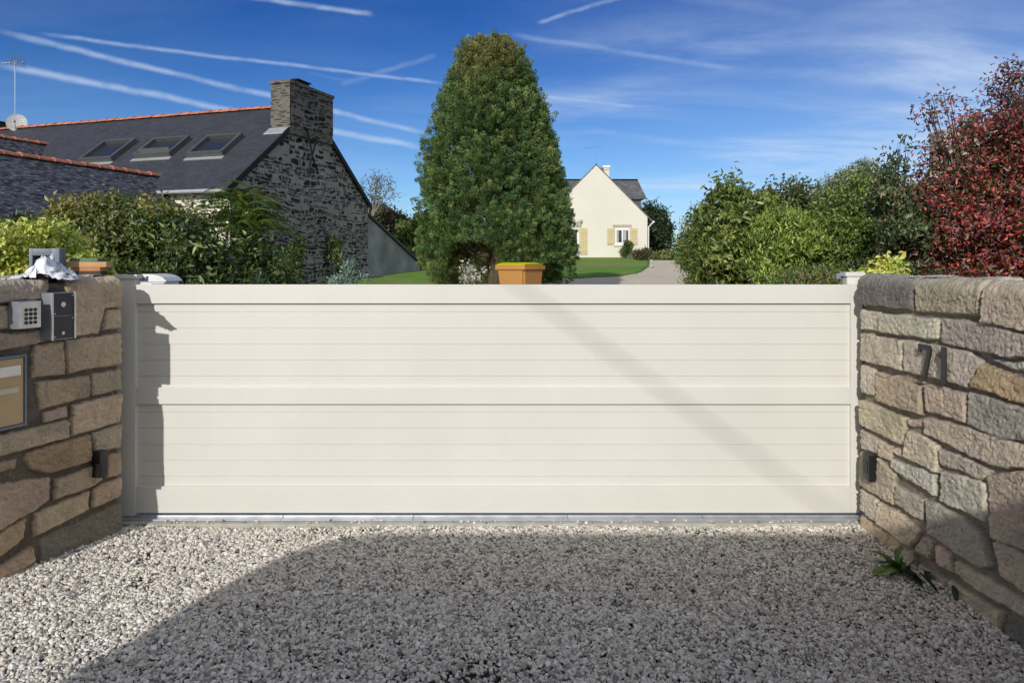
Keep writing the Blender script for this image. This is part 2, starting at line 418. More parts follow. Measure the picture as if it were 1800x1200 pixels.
# ------------------------------------------------------------------ pebbles on the forecourt
def build_gravel():
    m, t, p = base_mat('pebble', .8, .25)
    a = t.node('ShaderNodeAttribute'); a.attribute_type = 'INSTANCER'; a.attribute_name = 'tint'
    c = coord(t); k = t.mix(1.0, a.outputs['Color'], t.mix(t.noise(c, 2.5, 4, .6), (.7, .7, .7), (1.3, 1.3, 1.3)), 'MULTIPLY')
    t.link(k, p.inputs['Base Color'])
    n = 178000
    x = RS.uniform(-3.0, 2.12, n); y = RS.uniform(1.7, 4.552, n)
    y = np.where(RS.rand(n) < .0006, 4.555 + .05 * RS.rand(n) ** 2, y)
    ok = (x > -2.42 - (4.46 - y) * .28) & ((x > -2.36) | (y < 4.46))
    # sparser in small hollows
    hol = fbm(x * 2.3, y * 2.3, 3, 9)
    ok &= ~((hol < -.27) & (RS.rand(n) < .6))
    x = x[ok]; y = y[ok]; n = len(x)
    sz = np.clip(RS.lognormal(math.log(.0062), .30, n), .0036, .0145)
    z = -.012 + RS.rand(n) * .010 + fbm(x * 1.6, y * 1.6, 3, 2) * .026
    z += np.clip((x - 1.9) * .12, 0, .03) + np.clip((-1.9 - x) * .04, 0, .03) - .016 * np.clip((y - 3.6) / .9, 0, 1)
    z = np.where(y > 4.555, .004, z)
    sc = np.stack([sz * RS.uniform(.95, 1.5, n), sz * RS.uniform(.75, 1.1, n), sz * RS.uniform(.5, .85, n)], 1)
    rot = np.stack([RS.normal(0, .45, n), RS.normal(0, .45, n), RS.uniform(0, 6.28, n)], 1)
    pal = np.array([(.74, .69, .61), (.60, .56, .50), (.81, .77, .69), (.36, .34, .30), (.70, .62, .52), (.27, .265, .25), (.54, .46, .38), (.84, .82, .77), (.14, .13, .12)])
    pr = np.array([.22, .2, .14, .12, .12, .07, .05, .05, .03])
    tint = pal[RS.choice(len(pal), n, p=pr / pr.sum())] * RS.uniform(.8, 1.15, (n, 1))
    me = bpy.data.meshes.new('gravel'); me.vertices.add(n); me.vertices.foreach_set('co', np.stack([x, y, z], 1).astype(np.float32).ravel())
    for nm, arr in (('scl', sc), ('rt', rot)):
        at = me.attributes.new(nm, 'FLOAT_VECTOR', 'POINT'); at.data.foreach_set('vector', arr.astype(np.float32).ravel())
    c4 = np.ones((n, 4), np.float32); c4[:, :3] = tint
    at = me.attributes.new('tint', 'FLOAT_COLOR', 'POINT'); at.data.foreach_set('color', c4.ravel())
    at = me.attributes.new('kd', 'INT', 'POINT'); at.data.foreach_set('value', RS.randint(0, 5, n).astype(np.int32))
    o = link(bpy.data.objects.new('gravel', me)); tag(o, 'pale tan and grey pebbles covering the forecourt in front of the gate', 'gravel', kind='stuff')
    ng = bpy.data.node_groups.new('pebbles', 'GeometryNodeTree')
    ng.interface.new_socket('Geometry', in_out='INPUT', socket_type='NodeSocketGeometry')
    ng.interface.new_socket('Geometry', in_out='OUTPUT', socket_type='NodeSocketGeometry')
    N = ng.nodes; L = ng.links; gi = N.new('NodeGroupInput'); go = N.new('NodeGroupOutput')
    g2i = N.new('GeometryNodeGeometryToInstance')
    for k in range(5):
        ico = N.new('GeometryNodeMeshIcoSphere'); ico.inputs['Subdivisions'].default_value = 2; ico.inputs['Radius'].default_value = 1.0
        sp = N.new('GeometryNodeSetPosition'); nz = N.new('ShaderNodeTexNoise'); nz.noise_dimensions = '4D'
        nz.inputs['W'].default_value = k * 7.3; nz.inputs['Scale'].default_value = .85; nz.inputs['Detail'].default_value = 2
        sb = N.new('ShaderNodeVectorMath'); sb.operation = 'SUBTRACT'; sb.inputs[1].default_value = (.5, .5, .5)
        ml = N.new('ShaderNodeVectorMath'); ml.operation = 'SCALE'; ml.inputs['Scale'].default_value = 1.9
        L.new(nz.outputs['Color'], sb.inputs[0]); L.new(sb.outputs[0], ml.inputs[0]); L.new(ml.outputs[0], sp.inputs['Offset'])
        L.new(ico.outputs[0], sp.inputs[0])
        ss = N.new('GeometryNodeSetShadeSmooth'); L.new(sp.outputs[0], ss.inputs[0])
        sm = N.new('GeometryNodeSetMaterial'); sm.inputs['Material'].default_value = m; L.new(ss.outputs[0], sm.inputs[0])
        L.new(sm.outputs[0], g2i.inputs[0])
    iop = N.new('GeometryNodeInstanceOnPoints'); iop.inputs['Pick Instance'].default_value = True
    L.new(gi.outputs[0], iop.inputs['Points']); L.new(g2i.outputs[0], iop.inputs['Instance'])
    def na(nm, ty):
        q = N.new('GeometryNodeInputNamedAttribute'); q.data_type = ty; q.inputs[0].default_value = nm; return q.outputs[0]
    L.new(na('scl', 'FLOAT_VECTOR'), iop.inputs['Scale']); L.new(na('kd', 'INT'), iop.inputs['Instance Index'])
    e2r = N.new('FunctionNodeEulerToRotation'); L.new(na('rt', 'FLOAT_VECTOR'), e2r.inputs[0]); L.new(e2r.outputs[0], iop.inputs['Rotation'])
    L.new(iop.outputs[0], go.inputs[0])
    md = o.modifiers.new('pebbles', 'NODES'); md.node_group = ng
    me.materials.append(m)
build_gravel()

# ------------------------------------------------------------------ dry stone walls
TAN = (.56, .48, .37); GRY = (.53, .48, .395); WHT = (.63, .59, .49); ORG = (.58, .44, .27); PNK = (.54, .45, .36); DRK = (.235, .228, .21); OCH = (.58, .51, .39)
RIGHT = [  # corner lists in photo pixels, projected onto the plane of the wall face
 ([(1519,489),(1613,494),(1608,546),(1518,535)], DRK, 1.25), ([(1617,494),(1733,506),(1732,554),(1614,547)], TAN, 1.1), ([(1740,511),(1830,522),(1830,586),(1739,568)], OCH, 1.15),
 ([(1518,541),(1553,550),(1552,582),(1517,577)], WHT, .9), ([(1556,551),(1657,561),(1654,597),(1557,585)], WHT, 1.1), ([(1662,559),(1735,567),(1830,592),(1830,626),(1788,630),(1659,603)], GRY, 1.1),
 ([(1518,584),(1595,599),(1594,652),(1517,633)], OCH, 1.1), ([(1598,597),(1713,618),(1732,637),(1713,681),(1599,651)], GRY, 1.15), ([(1740,629),(1788,637),(1830,630),(1830,658),(1780,646)], WHT, .6),
 ([(1735,640),(1830,674),(1830,715),(1718,681)], ORG, 1.15), ([(1518,640),(1544,648),(1541,696),(1517,690)], WHT, .9), ([(1545,652),(1629,678),(1629,731),(1545,704)], TAN, 1.1),
 ([(1570,661),(1600,657),(1632,672),(1625,674)], GRY, .5),
 ([(1636,674),(1704,690),(1705,742),(1637,725)], PNK, 1.1), ([(1711,688),(1830,720),(1830,776),(1775,772),(1709,745)], GRY, 1.15),
 ([(1517,701),(1599,734),(1595,773),(1588,781),(1517,745)], OCH, 1.1), ([(1602,737),(1629,740),(1628,752),(1601,748)], PNK, .7), ([(1634,735),(1704,748),(1830,788),(1830,822),(1777,825),(1735,809),(1634,763)], TAN, 1.1),
 ([(1603,756),(1633,766),(1658,785),(1656,831),(1594,803),(1597,775)], WHT, 1.1), ([(1517,752),(1550,772),(1546,797),(1517,790)], GRY, .9), ([(1552,774),(1572,787),(1571,811),(1548,800)], OCH, .9),
 ([(1575,788),(1586,788),(1590,803),(1574,796)], WHT, .6), ([(1660,790),(1713,806),(1748,827),(1743,843),(1728,843),(1692,827),(1661,818)], GRY, 1.0), ([(1575,807),(1651,834),(1651,871),(1573,823)], WHT, 1.0),
 ([(1661,827),(1744,848),(1743,915),(1661,880)], WHT, 1.15), ([(1749,834),(1830,827),(1830,978),(1747,944)], PNK, 1.2), ([(1517,794),(1547,803),(1580,833),(1578,889),(1517,851)], OCH, 1.0),
 ([(1583,853),(1631,877),(1625,914),(1581,887)], GRY, 1.0), ([(1517,856),(1550,878),(1548,917),(1517,893)], WHT, 1.0), ([(1552,881),(1580,898),(1624,932),(1606,961),(1551,920)], TAN, 1.1),
 ([(1634,878),(1655,884),(1737,934),(1752,998),(1735,1000),(1638,937)], GRY, 1.2), ([(1630,943),(1647,951),(1643,983),(1617,967)], TAN, .9), ([(1652,957),(1679,975),(1681,1008),(1653,990)], PNK, .9),
 ([(1687,985),(1747,1018),(1830,1066),(1830,1094),(1740,1046),(1687,1008)], GRY, 1.0), ([(1675,1020),(1727,1051),(1770,1076),(1766,1122),(1673,1056)], TAN, 1.1), ([(1760,950),(1830,985),(1830,1057),(1768,1010)], PNK, 1.1),
 ([(1776,1095),(1830,1110),(1830,1172),(1776,1128)], DRK, 1.0), ([(1519,903),(1584,953),(1576,975),(1519,927)], TAN, .9), ([(1588,966),(1614,968),(1614,992),(1586,988)], PNK, .8), ([(1620,990),(1670,1020),(1668,1050),(1620,1020)], GRY, .7)]
LEFT = [
 ([(-90,503),(112,499),(112,513),(72,526),(-90,538)], GRY, .9), ([(118,497),(211,495),(211,539),(180,544),(172,585),(112,594),(112,520)], TAN, 1.0), ([(183,547),(211,545),(211,577),(176,580)], TAN, 1.0),
 ([(-90,545),(100,528),(104,574),(-90,580)], GRY, .5), ([(-90,592),(72,581),(108,590),(70,602),(50,606),(-90,634)], PNK, 1.0), ([(56,608),(107,600),(109,657),(52,665)], TAN, 1.05), ([(112,599),(211,586),(211,640),(113,656)], OCH, 1.1),
 ([(60,672),(152,661),(152,696),(67,718)], TAN, 1.0), ([(158,659),(211,647),(211,681),(158,696)], GRY, 1.0), ([(123,711),(211,690),(211,740),(123,765)], OCH, 1.1), ([(-90,786),(115,737),(115,768),(30,793),(-90,826)], TAN, .9),
 ([(73,724),(115,713),(115,732),(74,742)], GRY, .6), ([(45,795),(155,762),(155,810),(80,831),(48,824),(40,808)], ORG, 1.15), ([(160,759),(211,746),(211,787),(160,798)], GRY, 1.0), ([(-90,835),(26,806),(24,822),(-90,858)], ORG, .8),
 ([(187,800),(211,794),(211,831),(182,842)], TAN, 1.0), ([(92,843),(158,819),(178,843),(157,856),(92,878)], TAN, 1.1), ([(160,859),(211,837),(211,870),(160,892)], PNK, 1.0), ([(57,903),(153,862),(153,895),(57,943)], TAN, 1.1),
 ([(-90,880),(-10,852),(84,838),(85,878),(57,898),(-90,975)], PNK, 1.1), ([(-90,985),(42,910),(38,946),(-90,1035)], ORG, 1.0), ([(-90,1045),(52,960),(58,986),(-90,1080)], TAN, 1.0), ([(67,948),(211,879),(211,942),(72,1000)], DRK, 1.0)]

def poly_sd(x, y, P):
    d = np.full(x.shape, 1e9); n = len(P)
    for i in range(n):
        a = P[i]; b = P[(i + 1) % n]; e = b - a
        t = np.clip(((x - a[0]) * e[0] + (y - a[1]) * e[1]) / max(1e-9, (e ** 2).sum()), 0, 1)
        d = np.minimum(d, np.hypot(x - a[0] - t * e[0], y - a[1] - t * e[1]))
    return np.where(inside(x, y, P), d, -d)
def rand_rows(u0, u1, v0, v1, hmin=.09, hmax=.17, wmin=.14, wmax=.36, cols=None, prot=1.0):
    out = []; v = v0; cols = cols or [TAN, GRY, WHT, OCH, PNK, TAN, GRY]
    while v < v1 - .02:
        h = min(random.uniform(hmin, hmax), v1 - v)
        if v1 - (v + h) < .05: h = v1 - v
        u = u0 - random.uniform(0, .1)
        while u < u1:
            w = random.uniform(wmin, wmax); g = .007; j = lambda: random.uniform(-.008, .008)
            out.append((np.array([(u + g + j(), v + g + j()), (u + w - g + j(), v + g + j()), (u + w - g + j(), v + h - g + j()), (u + g + j(), v + h - g + j())]), random.choice(cols), prot * random.uniform(.85, 1.15)))
            u += w
        v += h
    return out
def wall_sheet(name, stones, U0, L, H, depth, origin, w, n, parent, seed, res=.0056, mort=(.25, .22, .185), endw=.5, prot=.030, mats=None):
    """rough stone surface: face, rounded corner onto the end, and rounded edge over the top; u runs to the end u=L"""
    us = np.arange(U0, L + endw, res); vs = np.arange(-.06, H + depth, res)
    u, v = np.meshgrid(us, vs)
    pu = u + .018 * fbm(u * 9, v * 9, 3, seed + 1) + .006 * fbm(u * 45, v * 45, 2, seed + 11); pv = v + .018 * fbm(u * 9, v * 9, 3, seed + 2) + .006 * fbm(u * 45, v * 45, 2, seed + 12)
    h = np.zeros(u.shape) + .004 * fbm(u * 40, v * 40, 3, seed); cols = np.zeros(u.shape + (3,)); cols[:] = mort
    cols *= (1 + .5 * fbm(u * 14, v * 14, 3, seed + 3))[..., None]
    for k, (P, c, pr) in enumerate(stones):
        x0, y0 = P.min(0) - .03; x1, y1 = P.max(0) + .03
        i0, i1 = np.searchsorted(us, (x0, x1)); j0, j1 = np.searchsorted(vs, (y0, y1))
        if i1 - i0 < 2 or j1 - j0 < 2: continue
        sl = (slice(j0, j1), slice(i0, i1)); d = poly_sd(pu[sl], pv[sl], P)
        e = np.clip((d + .002) / .007, 0, 1); e = 1 - (1 - e) ** 2.0
        cx, cy = P.mean(0); tx = random.uniform(-.05, .05); ty = random.uniform(-.07, .07)
        sd = seed + 17 + k * 3
        rough = .012 * fbm(u[sl] * 9, v[sl] * 13, 3, sd) + .011 * fbm(u[sl] * 38 + v[sl] * 22, v[sl] * 70, 3, sd + 1) + .010 * fbm(u[sl] * 120, v[sl] * 120, 2, sd + 2)
        crag = np.abs(fbm(u[sl] * 8 + v[sl] * 5, v[sl] * 13, 3, sd + 5)); rough -= .030 * np.clip(.04 - crag, 0, 1) / .04 * .18
        hh = e * (prot * pr + tx * (u[sl] - cx) + ty * (v[sl] - cy) + rough * np.clip(e * 1.2, 0, 1))
        m = (d > -.002) & (hh > h[sl]); h[sl] = np.where(m, hh, h[sl])
        vr = random.uniform(.88, 1.12); tc = np.array(c) * vr * np.array([random.uniform(.96, 1.05), 1, random.uniform(.93, 1.07)])
        cc = tc[None, None] * (1 + .35 * fbm(u[sl] * 6, v[sl] * 6, 3, sd + 8))[..., None]
        cc = cc * (1 - .22 * (1 - e))[..., None]
        cols[sl] = np.where(m[..., None], cc, cols[sl])
    topk = np.clip((v - H + .03) / .06, 0, 1)[..., None]
    cols = cols * (1 - topk) + (cols * .45 + np.array((.23, .235, .225)) * (1 + .9 * fbm(u * 7, v * 7, 4, seed + 40))[..., None]) * topk
    r = .028; arc = r * math.pi / 2
    # horizontal path: along the face then round the corner onto the end
    au = np.clip((u - (L - r)) / arc, 0, 1) * math.pi / 2
    s1 = np.minimum(u, L - r) + r * np.sin(au); s2 = r * (1 - np.cos(au)) + np.maximum(u - (L - r) - arc, 0)
    # vertical path: up the face then over the top
    av = np.clip((v - (H - r)) / arc, 0, 1) * math.pi / 2
    z = np.minimum(v, H - r) + r * np.sin(av); back = r * (1 - np.cos(av)) + np.maximum(v - (H - r) - arc, 0)
    nu, nw = np.cos(au), np.sin(au); nh, nz = np.cos(av), np.sin(av)
    off_n = -s2 - back * nu + h * nu * nh; off_w = s1 - back * nw + h * nw * nh
    z = z + h * nz + .012 * fbm(u * 3, v * 3, 2, seed + 50) * topk[..., 0]
    X = origin[0] + w[0] * off_w + n[0] * off_n; Y = origin[1] + w[1] * off_w + n[1] * off_n
    nxv = len(us); i, j = np.meshgrid(np.arange(nxv - 1), np.arange(len(vs) - 1)); a = (j * nxv + i)
    dead = (us[None, :-1] > L + .02) & (vs[:-1, None] > H + .05)
    a = a[~dead]
    faces = np.stack([a, a + 1, a + nxv + 1, a + nxv], 1)
    if w[0] * n[1] - w[1] * n[0] > 0: faces = faces[:, ::-1]
    return mesh_obj(name, np.stack([X.ravel(), Y.ravel(), z.ravel()], 1), np.ascontiguousarray(faces), M['stone'], parent, smooth=True, cols=cols.reshape(-1, 3))

XR = 2.14; YR = 4.50
def right_uv(px, py):
    Y = XR * F / (px - 900.0); return Y, CH - (py - HY) * Y / F
LC = Vector((-2.37, 4.464)); LW = Vector((.267, .9637)).normalized(); LN = Vector((LW.y, -LW.x))
LL = 1.0                                       # length of the left wall: near end at u = 0
LO = LC - LW * LL
def left_uv(px, py):
    k = (px - 900.0) / F; q = (LC.x - k * LC.y) / (LW.x - LW.y * k); Y = LC.y - q * LW.y
    return LL - q, CH - (py - HY) * Y / F
def left_pt(u, z, out=0.0): p = LO + LW * u + LN * out; return Vector((p.x, p.y, z))

def build_walls():
    H = 1.49; st = []
    for P, c, pr in RIGHT:
        q = []
        for (x, y) in P:
            a, b = right_uv(x, y)
            if a > YR - .03: a = YR + .13 + random.uniform(0, .1)
            if b > 1.43: b = H + .16
            if b < .03: b = -.06
            q.append((a, b))
        st.append((np.array(q), c, pr))
    ynear = right_uv(1826, 600)[0]
    fill = rand_rows(.9, ynear - .02, -.05, H + .14, .13, .2, .2, .45)
    fill = [f for f in fill if f[0][:, 0].max() < ynear + .25]
    for f in fill: f[0][:, 0] = np.minimum(f[0][:, 0], ynear + .0)
    st += fill + rand_rows(.9, YR - .02, H + .17, H + .46, .13, .15, .2, .42)
    end = [f for f in rand_rows(YR + .26, YR + .5, -.05, H + .05, .12, .2, .14, .25)]
    t = thing('stone_wall', 'rough tan and grey granite block wall on the right with the number 71', 'wall', (XR, YR, 0))
    wall_sheet('stones', st + end, .9, YR, H, .46, (XR, 0), (0, 1), (-1, 0), t, 3).location = (-XR, -YR, 0)
    mb = MB(); mb.box2((XR + .03, .9, -.1), (XR + .47, YR - .03, H - .03)); mb.build('core', M['concrete'], t).location = (-XR, -YR, 0)
    H = 1.495; st = []
    for P, c, pr in LEFT:
        q = []
        for (x, y) in P:
            a, b = left_uv(x, y)
            if a > LL - .03: a = LL + .12 + random.uniform(0, .1)
            if b > 1.44: b = H + .16
            if b < .03: b = -.06
            q.append((a, b))
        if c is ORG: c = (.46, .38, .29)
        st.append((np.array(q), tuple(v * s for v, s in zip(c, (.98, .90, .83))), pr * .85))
    st += rand_rows(-.1, LL - .02, H + .17, H + .5, .13, .16, .2, .42)
    st += rand_rows(LL + .26, LL + .6, -.05, H + .05, .12, .2, .14, .25)
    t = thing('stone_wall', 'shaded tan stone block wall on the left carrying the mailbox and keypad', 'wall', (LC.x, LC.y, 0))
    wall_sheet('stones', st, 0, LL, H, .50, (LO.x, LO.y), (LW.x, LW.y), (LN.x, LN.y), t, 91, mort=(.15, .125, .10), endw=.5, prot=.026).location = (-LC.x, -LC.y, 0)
    mb = MB(); c = left_pt(LL / 2 - .005, 0, -.265); rot = Matrix.Rotation(math.atan2(LN.y, LN.x), 3, 'Z')
    mb.box((c.x, c.y, H / 2 - .06), (.47, LL - .05, H - .06), rot=rot); mb.build('core', M['concrete'], t).location = (-LC.x, -LC.y, 0)
build_walls()

# ------------------------------------------------------------------ sliding gate
YG = 4.68
def gx(px, y=YG): return (px - 900) * y / F
def gzp(py, y=YG): return CH - (py - HY) * y / F
def build_gate():
    t = thing('sliding_gate', 'wide cream white sliding gate of horizontal boards between the two stone walls', 'gate', (0, YG, .03))
    off = (0, -YG, -.03)
    x0, x1 = gx(225), gx(1509); xa, xb = gx(242), gx(1493)
    yf = YG - .022; yb = YG + .035
    zt, z1, z2, z3, z4, zb = gzp(500), gzp(533), gzp(680), gzp(709), gzp(853), gzp(899)
    for nm, a, b in (('top_rail', z1, zt), ('middle_rail', z3, z2), ('bottom_rail', zb, z4)):
        mb = MB(); mb.box2((xa, yf, a), (xb, yb, b), bev=.0025); mb.build(nm, M['gate'], t).location = off
    for a, b in ((x0, xa - .0006), (xb + .0006, x1)):
        mb = MB(); mb.box2((a, yf, zb), (b, yb, zt + .001), bev=.003); mb.build('stile', M['gate'], t).location = off
    for zt_, zb_, lines in ((z1, z2, (548, 577, 605, 633, 661)), (z3, z4, (724, 752, 781, 809, 837))):
        mb = MB(); zs = [zt_ + .01] + [gzp(l) for l in lines] + [zb_ - .01]
        for k in range(len(zs) - 1):
            hi, lo = zs[k] - .0011, zs[k + 1] + .0011
            mb.box2((xa - .01, YG, lo), (xb + .01, YG + .022, hi), bev=.0016)
            mb.box2((xa - .01, YG + .004, hi - .002), (xb + .01, YG + .015, hi + .006))
        mb.build('board_panel', M['gate'], t).location = off
    # posts
    for (pa, pb, y0, y1, lab, top) in ((205, 238, 4.652, 4.72, 'white gate post with a flat cap beside the left stone wall', 1.53), (1489, 1517, 4.725, 4.80, 'white gate post with a flat cap beside the right stone wall', 1.545)):
        p = thing('gate_post', lab, 'post', ((gx(pa, y0) + gx(pb, y0)) / 2, (y0 + y1) / 2, 0)); o2 = -p.location
        mb = MB(); mb.box2((gx(pa, y0), y0, 0.004), (gx(pb, y0), y1, top - .028), bev=.012); mb.build('shaft', M['gate'], p, smooth=True).location = o2
        mb = MB(); mb.box2((gx(pa, y0) - .012, y0 - .008, top - .028), (gx(pb, y0) + .012, y1 + .008, top), bev=.005); mb.build('cap', M['gate'], p, smooth=True).location = o2
        mb = MB()
        s = 1 if pa < 900 else -1
        bx = gx(pb, y1) + .014 if s > 0 else gx(pa, y1) - .014
        mb.box2((bx, y1 + .0, top - .045), (bx + s * .055, y1 + .03, top - .012), bev=.003)
        for k in range(4): mb.box2((bx + s * (.006 + k * .012), y1 - .004, top - .042), (bx + s * (.010 + k * .012), y1 + .0, top - .016))
        mb.build('guide_bracket', M['steelblue'], p).location = o2
    mb = MB(); mb.box2((-2.62, 4.555, -.12), (2.6, 4.83, -.002), bev=.004)
    k = mb.build('kerb', M['concrete']); k['kind'] = 'structure'
    mb = MB()
    segs = [-2.48, -1.44, -.62, .35, 1.2, 2.22]
    for a, b in zip(segs, segs[1:]):
        mb.box2((a + .001, 4.605, -.001), (b - .001, 4.715, .0065), bev=.002)
        mb.box2((a + .001, 4.652, .0065), (b - .001, 4.668, .018), bev=.003)
    tag(mb.build('gate_track', M['rail']), 'long galvanised steel track on the kerb under the gate', 'rail')
    # cabinet behind the gate
    y = 5.05; xa_, xb_ = (222 - 900) * y / F, (293 - 900) * y / F
    c = thing('meter_cabinet', 'white cabinet with curved lid standing behind the left end of the gate', 'cabinet', ((xa_ + xb_) / 2, y + .12, 0)); o2 = -c.location
    mb = MB(); mb.box2((xa_ + .012, y, 0), (xb_ - .012, y + .22, 1.475), bev=.012); mb.build('body', M['white'], c, smooth=True).location = o2
    mb = MB(); n = 12
    pts = [(xa_ + (xb_ - xa_) * i / n, y - .01, 1.482 + .046 * (1 - (2 * i / n - 1) ** 2) ** .6) for i in range(n + 1)]
    mb.poly([(xa_, y - .01, 1.474)] + pts + [(xb_, y - .01, 1.474)], (0, .25, 0)); mb.build('lid', M['white'], c).location = o2
    mb = MB(); mb.box2((xb_ - .10, y - .006, 1.30), (xb_ - .017, y + .0, 1.468), bev=.002); mb.build('door', M['steelblue'], c).location = o2
build_gate()

# ------------------------------------------------------------------ things fixed to the walls
def left_frame(px, py):
    u, z = left_uv(px, py); p = left_pt(u, z); return p
ROTL = Matrix(((-LW.x, LN.x, 0), (-LW.y, LN.y, 0), (0, 0, 1)))   # local x along the wall towards the viewer, local y out of it
def on_left(name, label, cat, u, z):
    p = left_pt(u, z); o = thing(name, label, cat, p, rz=0); o.rotation_euler = ROTL.to_euler()
    return o
def build_left_fittings():
    # local x = +w (towards the gate). local y = outwards
    ua, zt = left_uv(31, 530); ub, zb = left_uv(73, 576)
    w = ub - ua; h = left_uv(50, 528)[1] - left_uv(50, 577)[1]; zc = (left_uv(50, 528)[1] + left_uv(50, 577)[1]) / 2
    ob = .03
    def tray(px0, px1, py0, py1, proud):
        # solve the face rectangle standing proud of the wall
        k0, k1 = (px0 - 900) / F, (px1 - 900) / F
        O = LO + LN * proud
        f = lambda k: -(O.x - k * O.y) / (LW.x - k * LW.y)
        u0, u1 = f(k0), f(k1); um = (u0 + u1) / 2; Y = (O + LW * um).y
        return u0, u1, CH - (py0 - HY) * Y / F, CH - (py1 - HY) * Y / F
    u0, u1, z1, z0 = tray(32, 72, 529, 577, .085)
    k = on_left('door_keypad', 'small steel keypad with twelve round keys left of the intercom', 'keypad', (u0 + u1) / 2, (z0 + z1) / 2)
    W_, H_ = u1 - u0, z1 - z0
    mb = MB(); mb.box((0, .0525, 0), (W_, .065, H_), bev=.004); mb.build('housing', M['steelblue'], k, smooth=True)
    mb = MB(); mb.box((0, .0865, 0), (W_ - .006, .003, H_ - .006), bev=.001); mb.build('face_plate', M['steel'], k)
    for r in range(4):
        for c in range(3):
            mb = MB(); x = W_ * (-.02 + (c - 1) * .20); z = H_ * (.18 - r * .155)
            mb.cyl((x, .088, z), (x, .092, z), W_ * .068, seg=12); mb.build('key', M['number'], k)
    u0, u1, z1, z0 = tray(90, 133, 514, 596, .095)
    k = on_left('door_intercom', 'black two-module intercom panel in a steel surround on the left wall', 'intercom', (u0 + u1) / 2, (z0 + z1) / 2)
    W_, H_ = u1 - u0, z1 - z0
    mb = MB(); mb.box((0, .052, 0), (W_, .074, H_), bev=.002); mb.build('housing', M['steelblue'], k, smooth=True)
    for s in (-1, 1): mb = MB(); mb.box((s * (W_ / 2 - .006), .0945, 0), (.012, .009, H_), bev=.001); mb.build('surround', M['steel'], k)
    for s, rr in ((1, .014), (-1, .009)):
        mb = MB(); mb.box((0, .0925, s * H_ * .246), (W_ - .026, .006, H_ * .478), bev=.0015)
        f = mb.build('module', M['panel'], k)
        mb = MB(); mb.cyl((.004, .095, s * H_ * .246 + (0 if s > 0 else -H_ * .12)), (.004, .099, s * H_ * .246 + (0 if s > 0 else -H_ * .12)), rr, seg=20)
        mb.build('lens' if s > 0 else 'button', M['white'], f)
        for a, b in ((-1, 1), (1, -1)): mb = MB(); mb.cyl((a * (W_ / 2 - .022), .0955, s * H_ * .246 + b * H_ * .19), (a * (W_ / 2 - .022), .097, s * H_ * .246 + b * H_ * .19), .0035, seg=10); mb.build('screw', M['steel'], f)
    u0, u1, z1, z0 = tray(-48, 46, 628, 757, .035)
    k = on_left('mailbox', 'tan painted mailbox with metal letter slot set into the left wall', 'mailbox', (u0 + u1) / 2, (z0 + z1) / 2)
    W_, H_ = u1 - u0, z1 - z0
    mb = MB()
    for s in (-1, 1): mb.box((s * (W_ / 2 - .006), .01, 0), (.012, .06, H_)); mb.box((0, .01, s * (H_ / 2 - .006)), (W_ - .0242, .06, .012))
    mb.build('frame', M['greybox'], k)
    mb = MB(); mb.box((0, .012, 0), (W_ - .03, .046, H_ - .03), bev=.003); d = mb.build('door', M['mailtan'], k, smooth=True)
    mb = MB(); mb.box((-.01, .038, H_ * .29), (W_ - .09, .007, H_ * .14), bev=.002); mb.build('letter_slot', M['mailslot'], d)
    mb = MB(); mb.box((-.02, .037, H_ * .02), (W_ - .13, .005, H_ * .075), bev=.001); mb.build('name_plate', M['paper'], d)
    u0, u1, z1, z0 = tray(176, 190, 792, 838, .08)
    k = on_left('gate_sensor', 'small black gate sensor low on the left stone wall', 'sensor', (u0 + u1) / 2, (z0 + z1) / 2)
    mb = MB(); mb.box((0, .05, 0), (u1 - u0, .06, z1 - z0), bev=.006); mb.build('body', M['black'], k, smooth=True)
    mb = MB(); mb.box((0, .0815, -.02), ((u1 - u0) * .7, .003, (z1 - z0) * .45), bev=.001); mb.build('lens', M['number'], k)
build_left_fittings()
